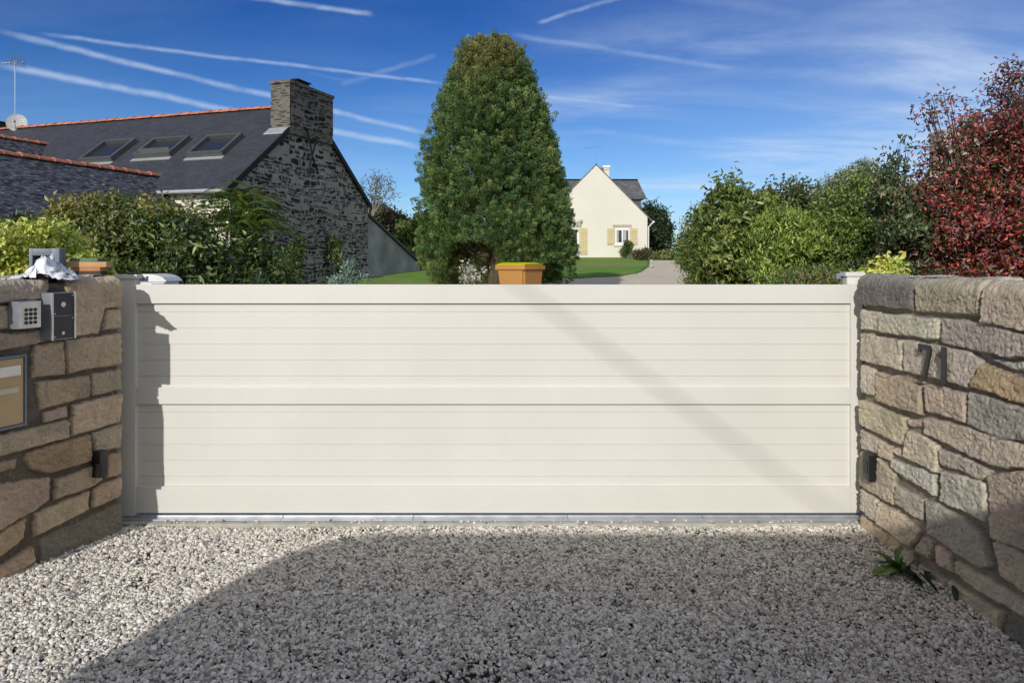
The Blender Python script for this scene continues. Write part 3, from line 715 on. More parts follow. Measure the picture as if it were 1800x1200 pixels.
def build_right_fittings():
    Y = 4.33; z0, z1 = CH - (843 - HY) * Y / F, CH - (797 - HY) * Y / F
    k = thing('gate_sensor', 'small black gate sensor low on the sunlit right stone wall', 'sensor', (XR, Y, (z0 + z1) / 2))
    mb = MB(); mb.box((-.045, 0, 0), (.05, .085, z1 - z0), bev=.006); mb.build('body', M['black'], k, smooth=True)
    mb = MB(); mb.box((-.0715, 0, -.0), (.003, .05, (z1 - z0) * .5), bev=.001); mb.build('lens', M['number'], k)
    # house number 71
    def uv(px, py): q = (XR - .052) * F / (px - 900.0); return Vector((XR - .052, q, CH - (py - HY) * q / F))
    k = thing('house_number', 'dark metal house number 71 standing off a grey stone of the right wall', 'number sign', uv(1642, 632)); o2 = -k.location
    th = Vector((-.010, 0, 0))
    def strip(mb, pts, w):
        for a, b in zip(pts, pts[1:]):
            a, b = Vector(a), Vector(b); d = (b - a).normalized(); n = Vector((0, -d.z, d.y)) * w / 2
            mb.poly([a + n - d * w * .28, b + n + d * w * .28, b - n + d * w * .28, a - n - d * w * .28], th)
    # digit strokes in wall-plane metres (y decreases towards the viewer = to the right in the picture)
    c = uv(1628, 634); mb = MB(); hy = .078
    strip(mb, [(c.x, c.y + .050, c.z + hy - .010), (c.x, c.y - .040, c.z + hy - .010)], .026)
    strip(mb, [(c.x + .0008, c.y - .040, c.z + hy - .018), (c.x + .0008, c.y + .006, c.z - hy)], .030)
    strip(mb, [(c.x + .0016, c.y + .050, c.z + hy - .006), (c.x + .0016, c.y + .050, c.z + hy - .036)], .016)
    mb.build('seven', M['number'], k).location = o2
    c = uv(1661, 642); mb = MB()
    strip(mb, [(c.x, c.y, c.z + hy), (c.x, c.y, c.z - hy)], .036)
    strip(mb, [(c.x + .0008, c.y + .006, c.z + hy - .01), (c.x + .0008, c.y + .036, c.z + hy - .036)], .018)
    mb.build('one', M['number'], k).location = o2
    for (px, py) in ((1628, 612), (1632, 655), (1661, 622), (1661, 664)):
        p = uv(px, py); mb = MB(); mb.cyl((p.x, p.y, p.z), (XR - .01, p.y, p.z), .003, seg=8); mb.build('stud', M['steel'], k).location = o2
build_right_fittings()

def build_wall_top():
    z = 1.50
    def LP(px, D): return Vector(((px - 900) / F * D, D, 0))
    # open grey box
    D = 4.30; p = LP(84, D); wd = 47 * D / F; hh = .175
    k = thing('metal_box', 'grey open-fronted metal box standing on the left wall behind the white film', 'box', (p.x, p.y, z + .012), rz=R(14))
    mb = MB(); th = .018
    mb.box((-wd / 2 + th / 2, 0, hh / 2), (th, .11, hh), bev=.003); mb.box((wd / 2 - th * 1.1, 0, hh / 2), (th * 2.2, .11, hh), bev=.003)
    mb.box((0, 0, hh - .022), (wd - th * 1.0, .108, .040), bev=.003); mb.box((0, 0, .008), (wd - th, .108, .014), bev=.002); mb.build('casing', M['greybox'], k, smooth=True)
    mb = MB(); mb.box((-.006, .045, hh / 2), (wd - .05, .008, hh - .05)); mb.build('back_plate', M['black'], k)
    # crumpled film
    D = 4.05; n = 27; m = 15; xs = np.linspace(-.17, .17, n); ys = np.linspace(-.11, .11, m); g, q = np.meshgrid(xs, ys)
    env = np.clip(1 - (g / .175) ** 2, 0, 1) ** .4 * np.clip(1 - (q / .115) ** 2, 0, 1) ** .4
    pk = .026 + .062 * np.exp(-((g - .01) / .055) ** 2) + .022 * np.exp(-((g - .10) / .035) ** 2)
    hgt = env * pk * (.45 + .9 * RS.rand(m, n))
    gg = g + RS.normal(0, .007, g.shape); qq = q + RS.normal(0, .008, g.shape)
    V = np.stack([gg.ravel(), qq.ravel(), hgt.ravel()], 1); i, j = np.meshgrid(np.arange(n - 1), np.arange(m - 1)); a = (j * n + i).ravel()
    Fq = np.concatenate([np.stack([a, a + 1, a + n + 1], 1), np.stack([a, a + n + 1, a + n], 1)])
    o = mesh_obj('plastic_film', V, Fq, M['plastic_sheet'])
    p = LP(86, D); o.scale = (1, 1, 1.4); o.location = (p.x - .01, p.y - .02, z + .004); o.rotation_euler = (0, 0, R(12))
    tag(o, 'crumpled heap of white plastic film lying on top of the left wall', 'plastic film')
    # stacked slabs
    D = 4.42
    for (x0, x1, y0, y1, m, nm, lab, r) in ((134, 176, 478, 490, 'darkslab', 'slab', 'dark slab at the bottom of the small stack on the left wall', 3), (128, 178, 471, 478, 'terracotta', 'roof_tile', 'reddish tile second from the bottom of the stack on the left wall', -4),
                                        (117, 185, 461, 471, 'brickorange', 'brick', 'orange brick in the stack on the left wall, under the greenish slab', 2), (126, 173, 455, 461, 'brickgreen', 'slab', 'greenish mossy slab on top of the small stack on the left wall', -3)):
        a = W(x0, y1, D); b = W(x1, y0, D); c = (a + b) / 2
        mb = MB(); mb.box((0, 0, 0), (b.x - a.x, .11, b.z - a.z - .001), bev=.004)
        if nm == 'brick':
            pass
        o = mb.build(nm, M[m], smooth=True); o.location = (c.x, D + .03, c.z + .004); o.rotation_euler = (0, 0, R(r + 8)); tag(o, lab, nm.replace('_', ' '), 'slabs stacked on the left wall')
build_wall_top()

# ------------------------------------------------------------------ wheelie bin
def build_bin():
    D = 14.0; c = W(915, 463, D); g = gz(c.x, D); k = thing('wheelie_bin', 'orange wheelie bin with bright yellow lid in front of the conifer', 'bin', (c.x, D, g - .01), rz=R(-33)); k.scale = (1, 1, 1.1)
    mb = MB(); w0, d0, w1, d1, hb = .47, .52, .60, .70, 1.0
    bot = [(-w0 / 2, -d0 / 2, .06), (w0 / 2, -d0 / 2, .06), (w0 / 2, d0 / 2, .06), (-w0 / 2, d0 / 2, .06)]
    top = [(-w1 / 2, -d1 / 2, hb), (w1 / 2, -d1 / 2, hb), (w1 / 2, d1 / 2, hb), (-w1 / 2, d1 / 2, hb)]
    b = [mb.bm.verts.new(p) for p in bot]; t = [mb.bm.verts.new(p) for p in top]
    mb.bm.faces.new(b[::-1]); mb.bm.faces.new(t)
    for i in range(4): mb.bm.faces.new((b[i], b[(i + 1) % 4], t[(i + 1) % 4], t[i]))
    bmesh.ops.bevel(mb.bm, geom=list(mb.bm.edges), offset=.035, segments=4, affect='EDGES')
    mb.build('body', M['bin'], k, smooth=True)
    mb = MB(); mb.box((0, 0, hb + .012), (w1 + .055, d1 + .055, .072), bev=.018); mb.build('rim', M['bin'], k, smooth=True)
    mb = MB(); nn = 14
    pts = [(-w1 / 2 - .02, -d1 / 2 - .03 + (d1 + .06) * i / nn, hb + .052 + .05 * math.sin(math.pi * (i / nn) ** .8)) for i in range(nn + 1)]
    mb.poly([(-w1 / 2 - .02, -d1 / 2 - .03, hb + .049)] + pts + [(-w1 / 2 - .02, d1 / 2 + .03, hb + .049)], (w1 + .04, 0, 0))
    bmesh.ops.bevel(mb.bm, geom=[e for e in mb.bm.edges if abs(e.verts[0].co.x - e.verts[1].co.x) < 1e-5 and e.calc_face_angle(0) > .9], offset=.012, segments=2, affect='EDGES')
    ld = mb.build('lid', M['binlid'], k, smooth=True)
    mb = MB(); mb.tube([(-w1 / 2 + .06, d1 / 2 + .03, hb + .03), (-w1 / 2 + .06, d1 / 2 + .09, hb + .04), (w1 / 2 - .06, d1 / 2 + .09, hb + .04), (w1 / 2 - .06, d1 / 2 + .03, hb + .03)], .014); mb.build('handle', M['bin'], k)
    for s in (-1, 1):
        mb = MB(); mb.cyl((s * .27, .24, .1), (s * .32, .24, .1), .1, seg=24); mb.build('wheel', M['black'], k)
build_bin()

# ------------------------------------------------------------------ buildings
def slab(name, pts, th, m, parent, off=(0, 0, 0), udir=None, m2=None):
    """flat roof face with thickness and uv in metres"""
    P = [Vector(p) for p in pts]; n = (P[1] - P[0]).cross(P[2] - P[0]).normalized()
    if n.z < 0: P = P[::-1]; n = -n
    ud = Vector(udir).normalized() if udir is not None else (P[1] - P[0]).normalized()
    vd = n.cross(ud)
    Q = [p - n * th for p in P]; k = len(P)
    faces = [list(range(k)), [k + i for i in range(k)][::-1]] + [[i, k + i, k + (i + 1) % k, (i + 1) % k] for i in range(k)]
    me = bpy.data.meshes.new(name); me.from_pydata([tuple(p) for p in P + Q], [], faces); me.update()
    uv = me.uv_layers.new(name='UVMap')
    for lp in me.loops:
        p = me.vertices[lp.vertex_index].co; uv.data[lp.index].uv = (p.dot(ud), p.dot(vd))
    me.materials.append(m); o = link(bpy.data.objects.new(name, me), parent); o.location = off; return o
def prism(name, pts, ext, m, parent, off=(0, 0, 0)):
    mb = MB(); mb.poly(pts, Vector(ext)); o = mb.build(name, m, parent); o.location = off; return o
def ridge_tiles(name, a, b, n, r, m, parent, off):
    """overlapping half-round clay tiles"""
    a, b = Vector(a), Vector(b); d = (b - a).normalized(); side = d.cross(Vector((0, 0, 1))).normalized(); up = side.cross(d)
    V = []; Fc = []; L = (b - a).length / n
    for i in range(n):
        c0 = a + d * (L * i - .02); c1 = a + d * (L * (i + 1) + .03); rr0 = r * 1.12; rr1 = r * .90; jit = random.uniform(-.006, .006)
        base = len(V)
        for (c, q) in ((c0, rr0), (c0 + d * .05, rr0 * 1.0), (c0 + d * .055, rr0 * .93), (c1, rr1)):
            for k in range(9):
                t = math.pi * k / 8; V.append(c + side * math.cos(t) * q * 1.15 + up * (math.sin(t) * q - .03 + jit))
        for s in range(3):
            for k in range(8): Fc.append((base + s * 9 + k, base + s * 9 + k + 1, base + s * 9 + 10 + k, base + s * 9 + 9 + k))
        Fc.append(tuple(base + k for k in range(9)))
    o = mesh_obj(name, V, Fc, m, parent, smooth=False); o.location = off; return o

def rubble_facing(name, outline, P, s, parent, off, seed, light=1.0):
    """irregular dark schist stones bedded in paler pointing, modelled as a relief on the wall plane; outline in (q, z)"""
    O = np.array(outline); (q0, z0), (q1, z1) = O.min(0), O.max(0); res = .021
    us = np.arange(q0, q1 + res, res); vs = np.arange(z0, z1 + res, res); u, v = np.meshgrid(us, vs)
    pu = u + .10 * fbm(u * 5, v * 5, 3, seed); pv = v + .09 * fbm(u * 4, v * 7, 3, seed + 1) + .22 * fbm(u * .9, v * .9, 2, seed + 6)
    m = np.array((.31, .285, .275)) * light
    cols = m * (1 + .55 * fbm(u * 1.1, v * 1.1, 4, seed + 2) + .35 * fbm(u * 12, v * 12, 3, seed + 3))[..., None]; h = .004 * fbm(u * 9, v * 9, 3, seed + 4)
    z = z0 - .1
    while z < z1 + .1:
        hh = random.choice([.055, .07, .08, .10, .13]); q = q0 - random.uniform(0, .4)
        while q < q1 + .1:
            w = random.choice([.10, .14, .18, .24, .32, .46]) * random.uniform(.8, 1.2); k = hh * random.uniform(.6, 1.05)
            if random.random() < .80:
                j = lambda a: random.uniform(-a, a)
                Q = np.array([(q + j(.03), z + j(.028)), (q + w * .5, z - .01 + j(.02)), (q + w + j(.03), z + j(.028)), (q + w + j(.03), z + k + j(.028)), (q + w * .5, z + k + .012 + j(.02)), (q + j(.03), z + k + j(.028))])
                i0, i1 = np.searchsorted(us, (q - .12, q + w + .12)); j0, j1 = np.searchsorted(vs, (z - .12, z + k + .12))
                if i1 - i0 > 1 and j1 - j0 > 1:
                    sl = (slice(j0, j1), slice(i0, i1)); d = poly_sd(pu[sl], pv[sl], Q); e = np.clip(d / .022 + .3, 0, 1)[..., None]
                    c = np.array(random.choice([(.022, .022, .027), (.035, .034, .038), (.055, .050, .050), (.085, .074, .068), (.03, .03, .036), (.12, .105, .095)])) * light * random.uniform(.8, 1.2)
                    c = c * (1 + .5 * fbm(u[sl] * 14, v[sl] * 14, 2, seed + 9))[..., None]
                    cols[sl] = cols[sl] * (1 - e) + c * e; h[sl] = h[sl] * (1 - e[..., 0]) + e[..., 0] * (random.uniform(-.012, .012) + .01 * fbm(u[sl] * 16, v[sl] * 24, 3, seed + 5))
            q += w + random.uniform(.02, .06)
        z += hh + random.uniform(.018, .045)
    ok = inside(u, v, O); keep = ok[:-1, :-1] & ok[1:, 1:] & ok[:-1, 1:] & ok[1:, :-1]
    b = P(s, 0, 0); ex = P(s, 1, 0) - b; nn = P(s - 1, 0, 0) - b
    X = b.x + ex.x * u + nn.x * (h + .02); Y = b.y + ex.y * u + nn.y * (h + .02); nx = len(us)
    i, j = np.meshgrid(np.arange(nx - 1), np.arange(len(vs) - 1)); a = (j * nx + i)[keep]
    o = mesh_obj(name, np.stack([X.ravel(), Y.ravel(), v.ravel()], 1), np.stack([a, a + 1, a + nx + 1, a + nx], 1), M['facing'], parent, smooth=True, cols=cols.reshape(-1, 3)); o.location = off; return o
def facing_mat():
    m, t, p = base_mat('schist_facing', .92, .1); a = t.node('ShaderNodeAttribute'); a.attribute_name = 'tint'; c = coord(t)
    t.link(t.mix(1.0, a.outputs['Color'], t.mix(t.noise(c, 18, 5, .7), (.65, .65, .65), (1.35, 1.35, 1.35)), 'MULTIPLY'), p.inputs['Base Color'])
    bump(t, p, t.noise(c, 30, 5, .7), .6, .02); return m
M['facing'] = facing_mat()
def build_stone_house():
    A = Vector((-8.0, 21.0, 0)); u = Vector((-.948, .319, 0)).normalized(); g = Vector((u.y, -u.x, 0)); UP = Vector((0, 0, 1))
    half = 3.87; ZE = 3.83; ZR = 6.78; Lh = 21.0; zb = .3
    t = thing('stone_longhouse', 'long stone house with dark slate roof, red ridge tiles and big gable chimney', 'house', A); off = -A
    P = lambda s, q, z: A + u * s + g * q + UP * z
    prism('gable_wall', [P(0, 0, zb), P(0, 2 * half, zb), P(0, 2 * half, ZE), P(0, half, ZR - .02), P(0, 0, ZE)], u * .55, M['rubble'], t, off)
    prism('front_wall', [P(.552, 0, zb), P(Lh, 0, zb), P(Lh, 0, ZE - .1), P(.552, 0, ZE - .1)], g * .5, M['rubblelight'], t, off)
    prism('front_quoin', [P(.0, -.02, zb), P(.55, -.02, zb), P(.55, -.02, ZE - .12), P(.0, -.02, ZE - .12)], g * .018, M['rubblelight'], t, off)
    prism('rear_wall', [P(.552, 2 * half, zb), P(Lh, 2 * half, zb), P(Lh, 2 * half, ZE - .1), P(.552, 2 * half, ZE - .1)], g * -.5, M['render_grey'], t, off)
    sl = (ZR - ZE) / half; ov = .28
    rubble_facing('stone_facing', [(0, zb), (2 * half, zb), (2 * half, ZE), (half, ZR), (0, ZE)], P, 0, t, off, 5)
    f0 = P(-.10, -ov, ZE - ov * sl + .09); f1 = P(Lh, -ov, ZE - ov * sl + .09); f2 = P(Lh, half, ZR + .09); f3 = P(-.10, half, ZR + .09)
    slab('roof', [f0, f1, f2, f3], .07, M['slate'], t, off, udir=u)
    b0 = P(-.10, 2 * half + .12, ZE - .12 * sl + .09); b1 = P(Lh, 2 * half + .12, ZE - .12 * sl + .09)
    slab('roof', [b0, b1, f2, f3], .07, M['slate'], t, off, udir=u)
    # dark verge boards
    for q0, q1, z0, z1 in ((-ov, 2.60, ZE - ov * sl, ZE + 2.60 * sl), (2 * half + .12, 5.12, ZE - .12 * sl, ZE + (2 * half - 5.12) * sl)):
        prism('verge', [P(-.13, q0, z0 + .10), P(-.13, q1, z1 + .10), P(-.13, q1, z1 - .10), P(-.13, q0, z0 - .10)], u * .028, M['iron'], t, off)
    mb = MB(); mb.tube([P(-.1, -ov - .05, ZE - ov * sl + .03), P(Lh, -ov - .05, ZE - ov * sl + .03)], .06, 10); mb.build('gutter', M['flash'], t, True).location = off
    ridge_tiles('ridge_tiles', P(.6, half, ZR + .11), P(Lh, half, ZR + .11), 48, .10, M['ridgetile'], t, off)
    # chimney on the gable
    q0, q1, zc = 2.62, 5.1, 7.33
    zb0 = ZE + q0 * sl - .1
    mb = MB(); mb.poly([P(-.13, q0, zb0), P(-.13, q1, zb0), P(-.13, q1, zc), P(-.13, q0, zc)], u * .72)
    ch = mb.build('chimney', M['chim'], t); ch.location = off
    rubble_facing('stone_facing', [(q0 + .01, zb0 + .3), (q1 - .01, zb0 + .3), (q1 - .01, zc - .005), (q0 + .01, zc - .005)], P, -.13, ch, (0, 0, 0), 45, .55)
    mb = MB(); mb.poly([P(-.17, q0 - .04, zc + .002), P(-.17, q1 + .04, zc + .002), P(-.17, q1 + .04, zc + .10), P(-.17, q0 - .04, zc + .10)], u * .80); mb.build('coping', M['chim'], ch).location = (0, 0, 0)
    mb = MB(); c = P(.3, 3.75, zc + .1); mb.box(c + UP * .09, (.34, .62, .18), rot=Matrix.Rotation(math.atan2(g.y, g.x) - math.pi / 2, 3, 'Z'), bev=.02)
    mb.box(c + UP * .21, (.44, .76, .035), rot=Matrix.Rotation(math.atan2(g.y, g.x) - math.pi / 2, 3, 'Z')); mb.build('cowl', M['iron'], ch)
    mb = MB(); c = P(.3, 4.25, zc + .1); mb.cyl(c, c + UP * .12, .11, .09); mb.build('chimney_pot', M['terracotta'], ch)
    # pale flashing at the chimney foot, along the verge
    prism('flashing', [P(.61, q0 - .34, ZE + (q0 - .34) * sl + .10), P(-.10, q0 - .34, ZE + (q0 - .34) * sl + .10), P(-.10, q0 - .05, ZE + (q0 - .05) * sl + .10), P(.61, q0 - .05, ZE + (q0 - .05) * sl + .10)], UP * .025, M['flash'], t, off)
    # wrought iron tie on the gable
    mb = MB(); o = -.16
    mb.tube([P(o, 3.35, 6.05), P(o, 3.55, 5.95), P(o, 3.70, 5.55), P(o, 3.80, 5.2), P(o, 4.0, 4.85), P(o, 4.15, 4.62)], .032, 6)
    mb.tube([P(o - .02, 4.22, 5.82), P(o - .02, 4.05, 5.76), P(o - .02, 3.92, 5.5), P(o - .02, 3.78, 5.15), P(o - .02, 3.62, 4.8), P(o - .02, 3.58, 4.5)], .032, 6)
    mb.build('wall_tie', M['iron'], t).location = off
    # roof windows
    nrm = (u * 0 + UP * half - g * (ZR - ZE)).normalized(); sd = (g * half + UP * (ZR - ZE)).normalized()
    p0 = P(0, 0, ZE + .09)
    def sr(px, py):
        r = ray(px, py); o = Vector((0, 0, CH)); k = (p0 - o).dot(nrm) / r.dot(nrm); q = o + r * k - p0; return q.dot(u), q.dot(sd)
    for k, (ll, lr, ur, ul) in enumerate((((150, 286), (200, 286), (240, 250), (180, 255)), ((240, 279), (301, 277), (337, 245), (271, 251)), ((335, 277), (393, 276), (429, 241), (364, 246)))):
        c = [sr(*x) for x in (ll, lr, ur, ul)]
        s0 = (c[1][0] + c[2][0]) / 2; s1 = (c[0][0] + c[3][0]) / 2; r0 = (c[0][1] + c[1][1]) / 2; r1 = (c[2][1] + c[3][1]) / 2
        w = .10; hgt = .17
        B = lambda s, r, h: p0 + u * s + sd * r + nrm * h
        mb = MB()
        for (a0, a1, c0, c1) in ((s0, s0 + w, r0, r1), (s1 - w, s1, r0, r1), (s0 + w + .001, s1 - w - .001, r1 - w, r1), (s0 + w + .001, s1 - w - .001, r0, r0 + w)):
            mb.poly([B(a0, c0, .003), B(a1, c0, .003), B(a1, c1, .003), B(a0, c1, .003)], nrm * hgt)
        f = mb.build('roof_window', M['skyframe'], t); f.location = off
        mb = MB(); i = w + .002; mb.poly([B(s0 + i, r0 + i, .03), B(s1 - i, r0 + i, .03), B(s1 - i, r1 - i, .03), B(s0 + i, r1 - i, .03)], nrm * .02); mb.build('pane', M['glass'], f)
        mb = MB(); mb.poly([B(s0 - .05, r0 - .16, .004), B(s1 + .05, r0 - .16, .004), B(s1 + .05, r0 - .01, .004), B(s0 - .05, r0 - .01, .004)], nrm * .02); mb.build('apron', M['flash'], f)
        if k == 1:   # the middle one stands ajar
            mb = MB(); mb.poly([B(s0 + .12, r0 + .16, .10), B(s1 - .12, r0 + .16, .10), B(s1 - .12, r0 + .22, .22), B(s0 + .12, r0 + .22, .22)], nrm * .03)
            mb.build('open_sash', M['skyframe'], f)
    # lean-to beyond the gable
    q2 = 12.4; zl0, zl1 = 3.42, 1.52
    prism('lean_to_wall', [P(.02, 2 * half + .002, .4), P(.02, q2, .4), P(.02, q2, zl1), P(.02, 2 * half + .002, zl0)], u * .4, M['render_grey'], t, off)
    slab('lean_to_roof', [P(-.07, 2 * half + .01, zl0 + .02), P(-.07, q2 + .1, zl1 - .02), P(5, q2 + .1, zl1 - .02), P(5, 2 * half + .01, zl0 + .02)][::1], -.09, M['slate'], t, off, udir=u)
    # wings in front, their ridges run towards the camera
    for (X, Y, Z, ln, run, nt, lab) in ((-10.67, 22.48, 4.25, 9.5, 2.3, 21, 'low wing with weathered slates and clay ridge tiles in front of the stone house'),
                                  (-16.8, 26.8, 5.9, 6.0, 3.0, 14, 'higher far wing with clay ridge tiles, half hidden behind the low wing')):
        r0 = Vector((X, Y, Z)); w = thing('slate_wing', lab, 'outbuilding', r0); o2 = -r0; d = -g; sd_ = -u; pt = .80
        a = r0 - d * .3; b = r0 + d * ln
        for s in (1, -1):
            e0 = a + sd_ * s * run - UP * run * pt; e1 = b + sd_ * s * run - UP * run * pt
            st = .62 if s > 0 else 0
            e0 = e0 + d * (.62 if s > 0 else .62)
            a2 = a + d * 0
            slab('roof', [a2, b, e1, e0], .06, M['oldslate'], w, o2, udir=d)
        ridge_tiles('ridge_tiles', b, r0 + d * .02, nt, .105, M['ridgetile'], w, o2)
        zf = Z - run * pt
        mb = MB(); base = [r0 + d * .9 + sd_ * (run - .3), b - d * .3 + sd_ * (run - .3), b - d * .3 - sd_ * (run - .3), r0 + d * .9 - sd_ * (run - .3)]
        mb.poly([Vector((p.x, p.y, .2)) for p in base], UP * (zf - .2 + .1)); mb.build('wall', M['rubble'], w).location = o2
    # dish, mast and aerial on the ridge
    s = 13.35; p = P(s, half, ZR + .15)
    k = thing('satellite_dish', 'white satellite dish on the red ridge at the far left', 'satellite dish', p)
    D = p.y; c = W(30, 218, D) - p; mb = MB(); n = Vector((.35, -.85, .35)).normalized(); q = n.to_track_quat('Z', 'Y')
    rings = []
    for j in range(7):
        rr = .36 * j / 6; rings.append([mb.bm.verts.new(c + q @ Vector((rr * math.cos(a * math.pi / 12), rr * 1.06 * math.sin(a * math.pi / 12), .09 * (j / 6) ** 2))) for a in range(24)] if j else [mb.bm.verts.new(c)])
    for a in range(24): mb.bm.faces.new((rings[0][0], rings[1][a], rings[1][(a + 1) % 24]))
    for j in range(1, 6):
        for a in range(24): mb.bm.faces.new((rings[j][a], rings[j + 1][a], rings[j + 1][(a + 1) % 24], rings[j][(a + 1) % 24]))
    bmesh.ops.solidify(mb.bm, geom=mb.bm.faces[:], thickness=.012)
    mb.build('reflector', M['white'], k, True)
    mb = MB(); mb.tube([c - n * .02, c - n * .16, c + Vector((0, .05, -.35))], .022); mb.build('bracket', M['steelblue'], k)
    mb = MB(); mb.tube([c + q @ Vector((0, -.3, .08)), c + n * .38 + q @ Vector((0, -.12, 0))], .012); mb.cyl(c + n * .34 + q @ Vector((0, -.11, 0)), c + n * .46 + q @ Vector((0, -.10, 0)), .035); mb.build('feed_arm', M['steelblue'], k)
    build_aerial(P(13.5, half + .1, ZR + .05), W(31, 108, D + .2).z, 'thin rooftop aerial with mesh reflector behind the satellite dish', .55, True)
    # far chimney
    c0 = P(14.05, half - .5, ZR - .3) - A; k = thing('brick_chimney', 'dark low chimney on the ridge at the left edge of the photo', 'chimney', P(14.5, half, ZR - .2))
    mb = MB(); ro = Matrix.Rotation(math.atan2(g.y, g.x) - math.pi / 2, 3, 'Z'); mb.box((0, 0, .22), (.8, 1.0, .62), rot=ro); mb.build('stack', M['darkslab'], k)
    mb = MB(); mb.box((0, 0, .575), (.9, 1.1, .08), rot=ro, bev=.01); mb.build('coping', M['iron'], k)
def build_aerial(p, ztop, label, sz, grid):
    k = thing('tv_aerial', label, 'aerial', p); h = ztop - p.z
    mb = MB(); mb.tube([(0, 0, 0), (0, 0, h)], .018, 6); mb.build('mast', M['steelblue'], k)
    mb = MB(); mb.tube([(-sz * .8, -.1, h - .12), (sz * .5, .1, h + .0)], .012, 5)
    for i in range(9):
        f = i / 8; x = -sz * .8 + f * sz * 1.3; z = h - .12 + f * .12
        mb.tube([(x, -.14, z), (x, .14, z)], .007, 4); mb.tube([(x, 0, z - .06), (x, 0, z + .06)], .006, 4)
    mb.build('boom', M['steelblue'], k)
    if grid:
        mb = MB()
        for i in range(9): z = h - .22 + i * .05; mb.tube([(-.05, -.22 + 0, z), (sz * .55, .2, z)], .006, 4)
        for i in range(6): x = -.05 + i * .07; mb.tube([(x, -.2 + i * .07, h - .24), (x, -.2 + i * .07, h + .2)], .006, 4)
        mb.build('reflector', M['steelblue'], k)
    return k
M['chim'] = rubble_mat('chimney_rubble', (.05, .048, .044), (.17, .16, .14), 3.2, .5)
build_stone_house()

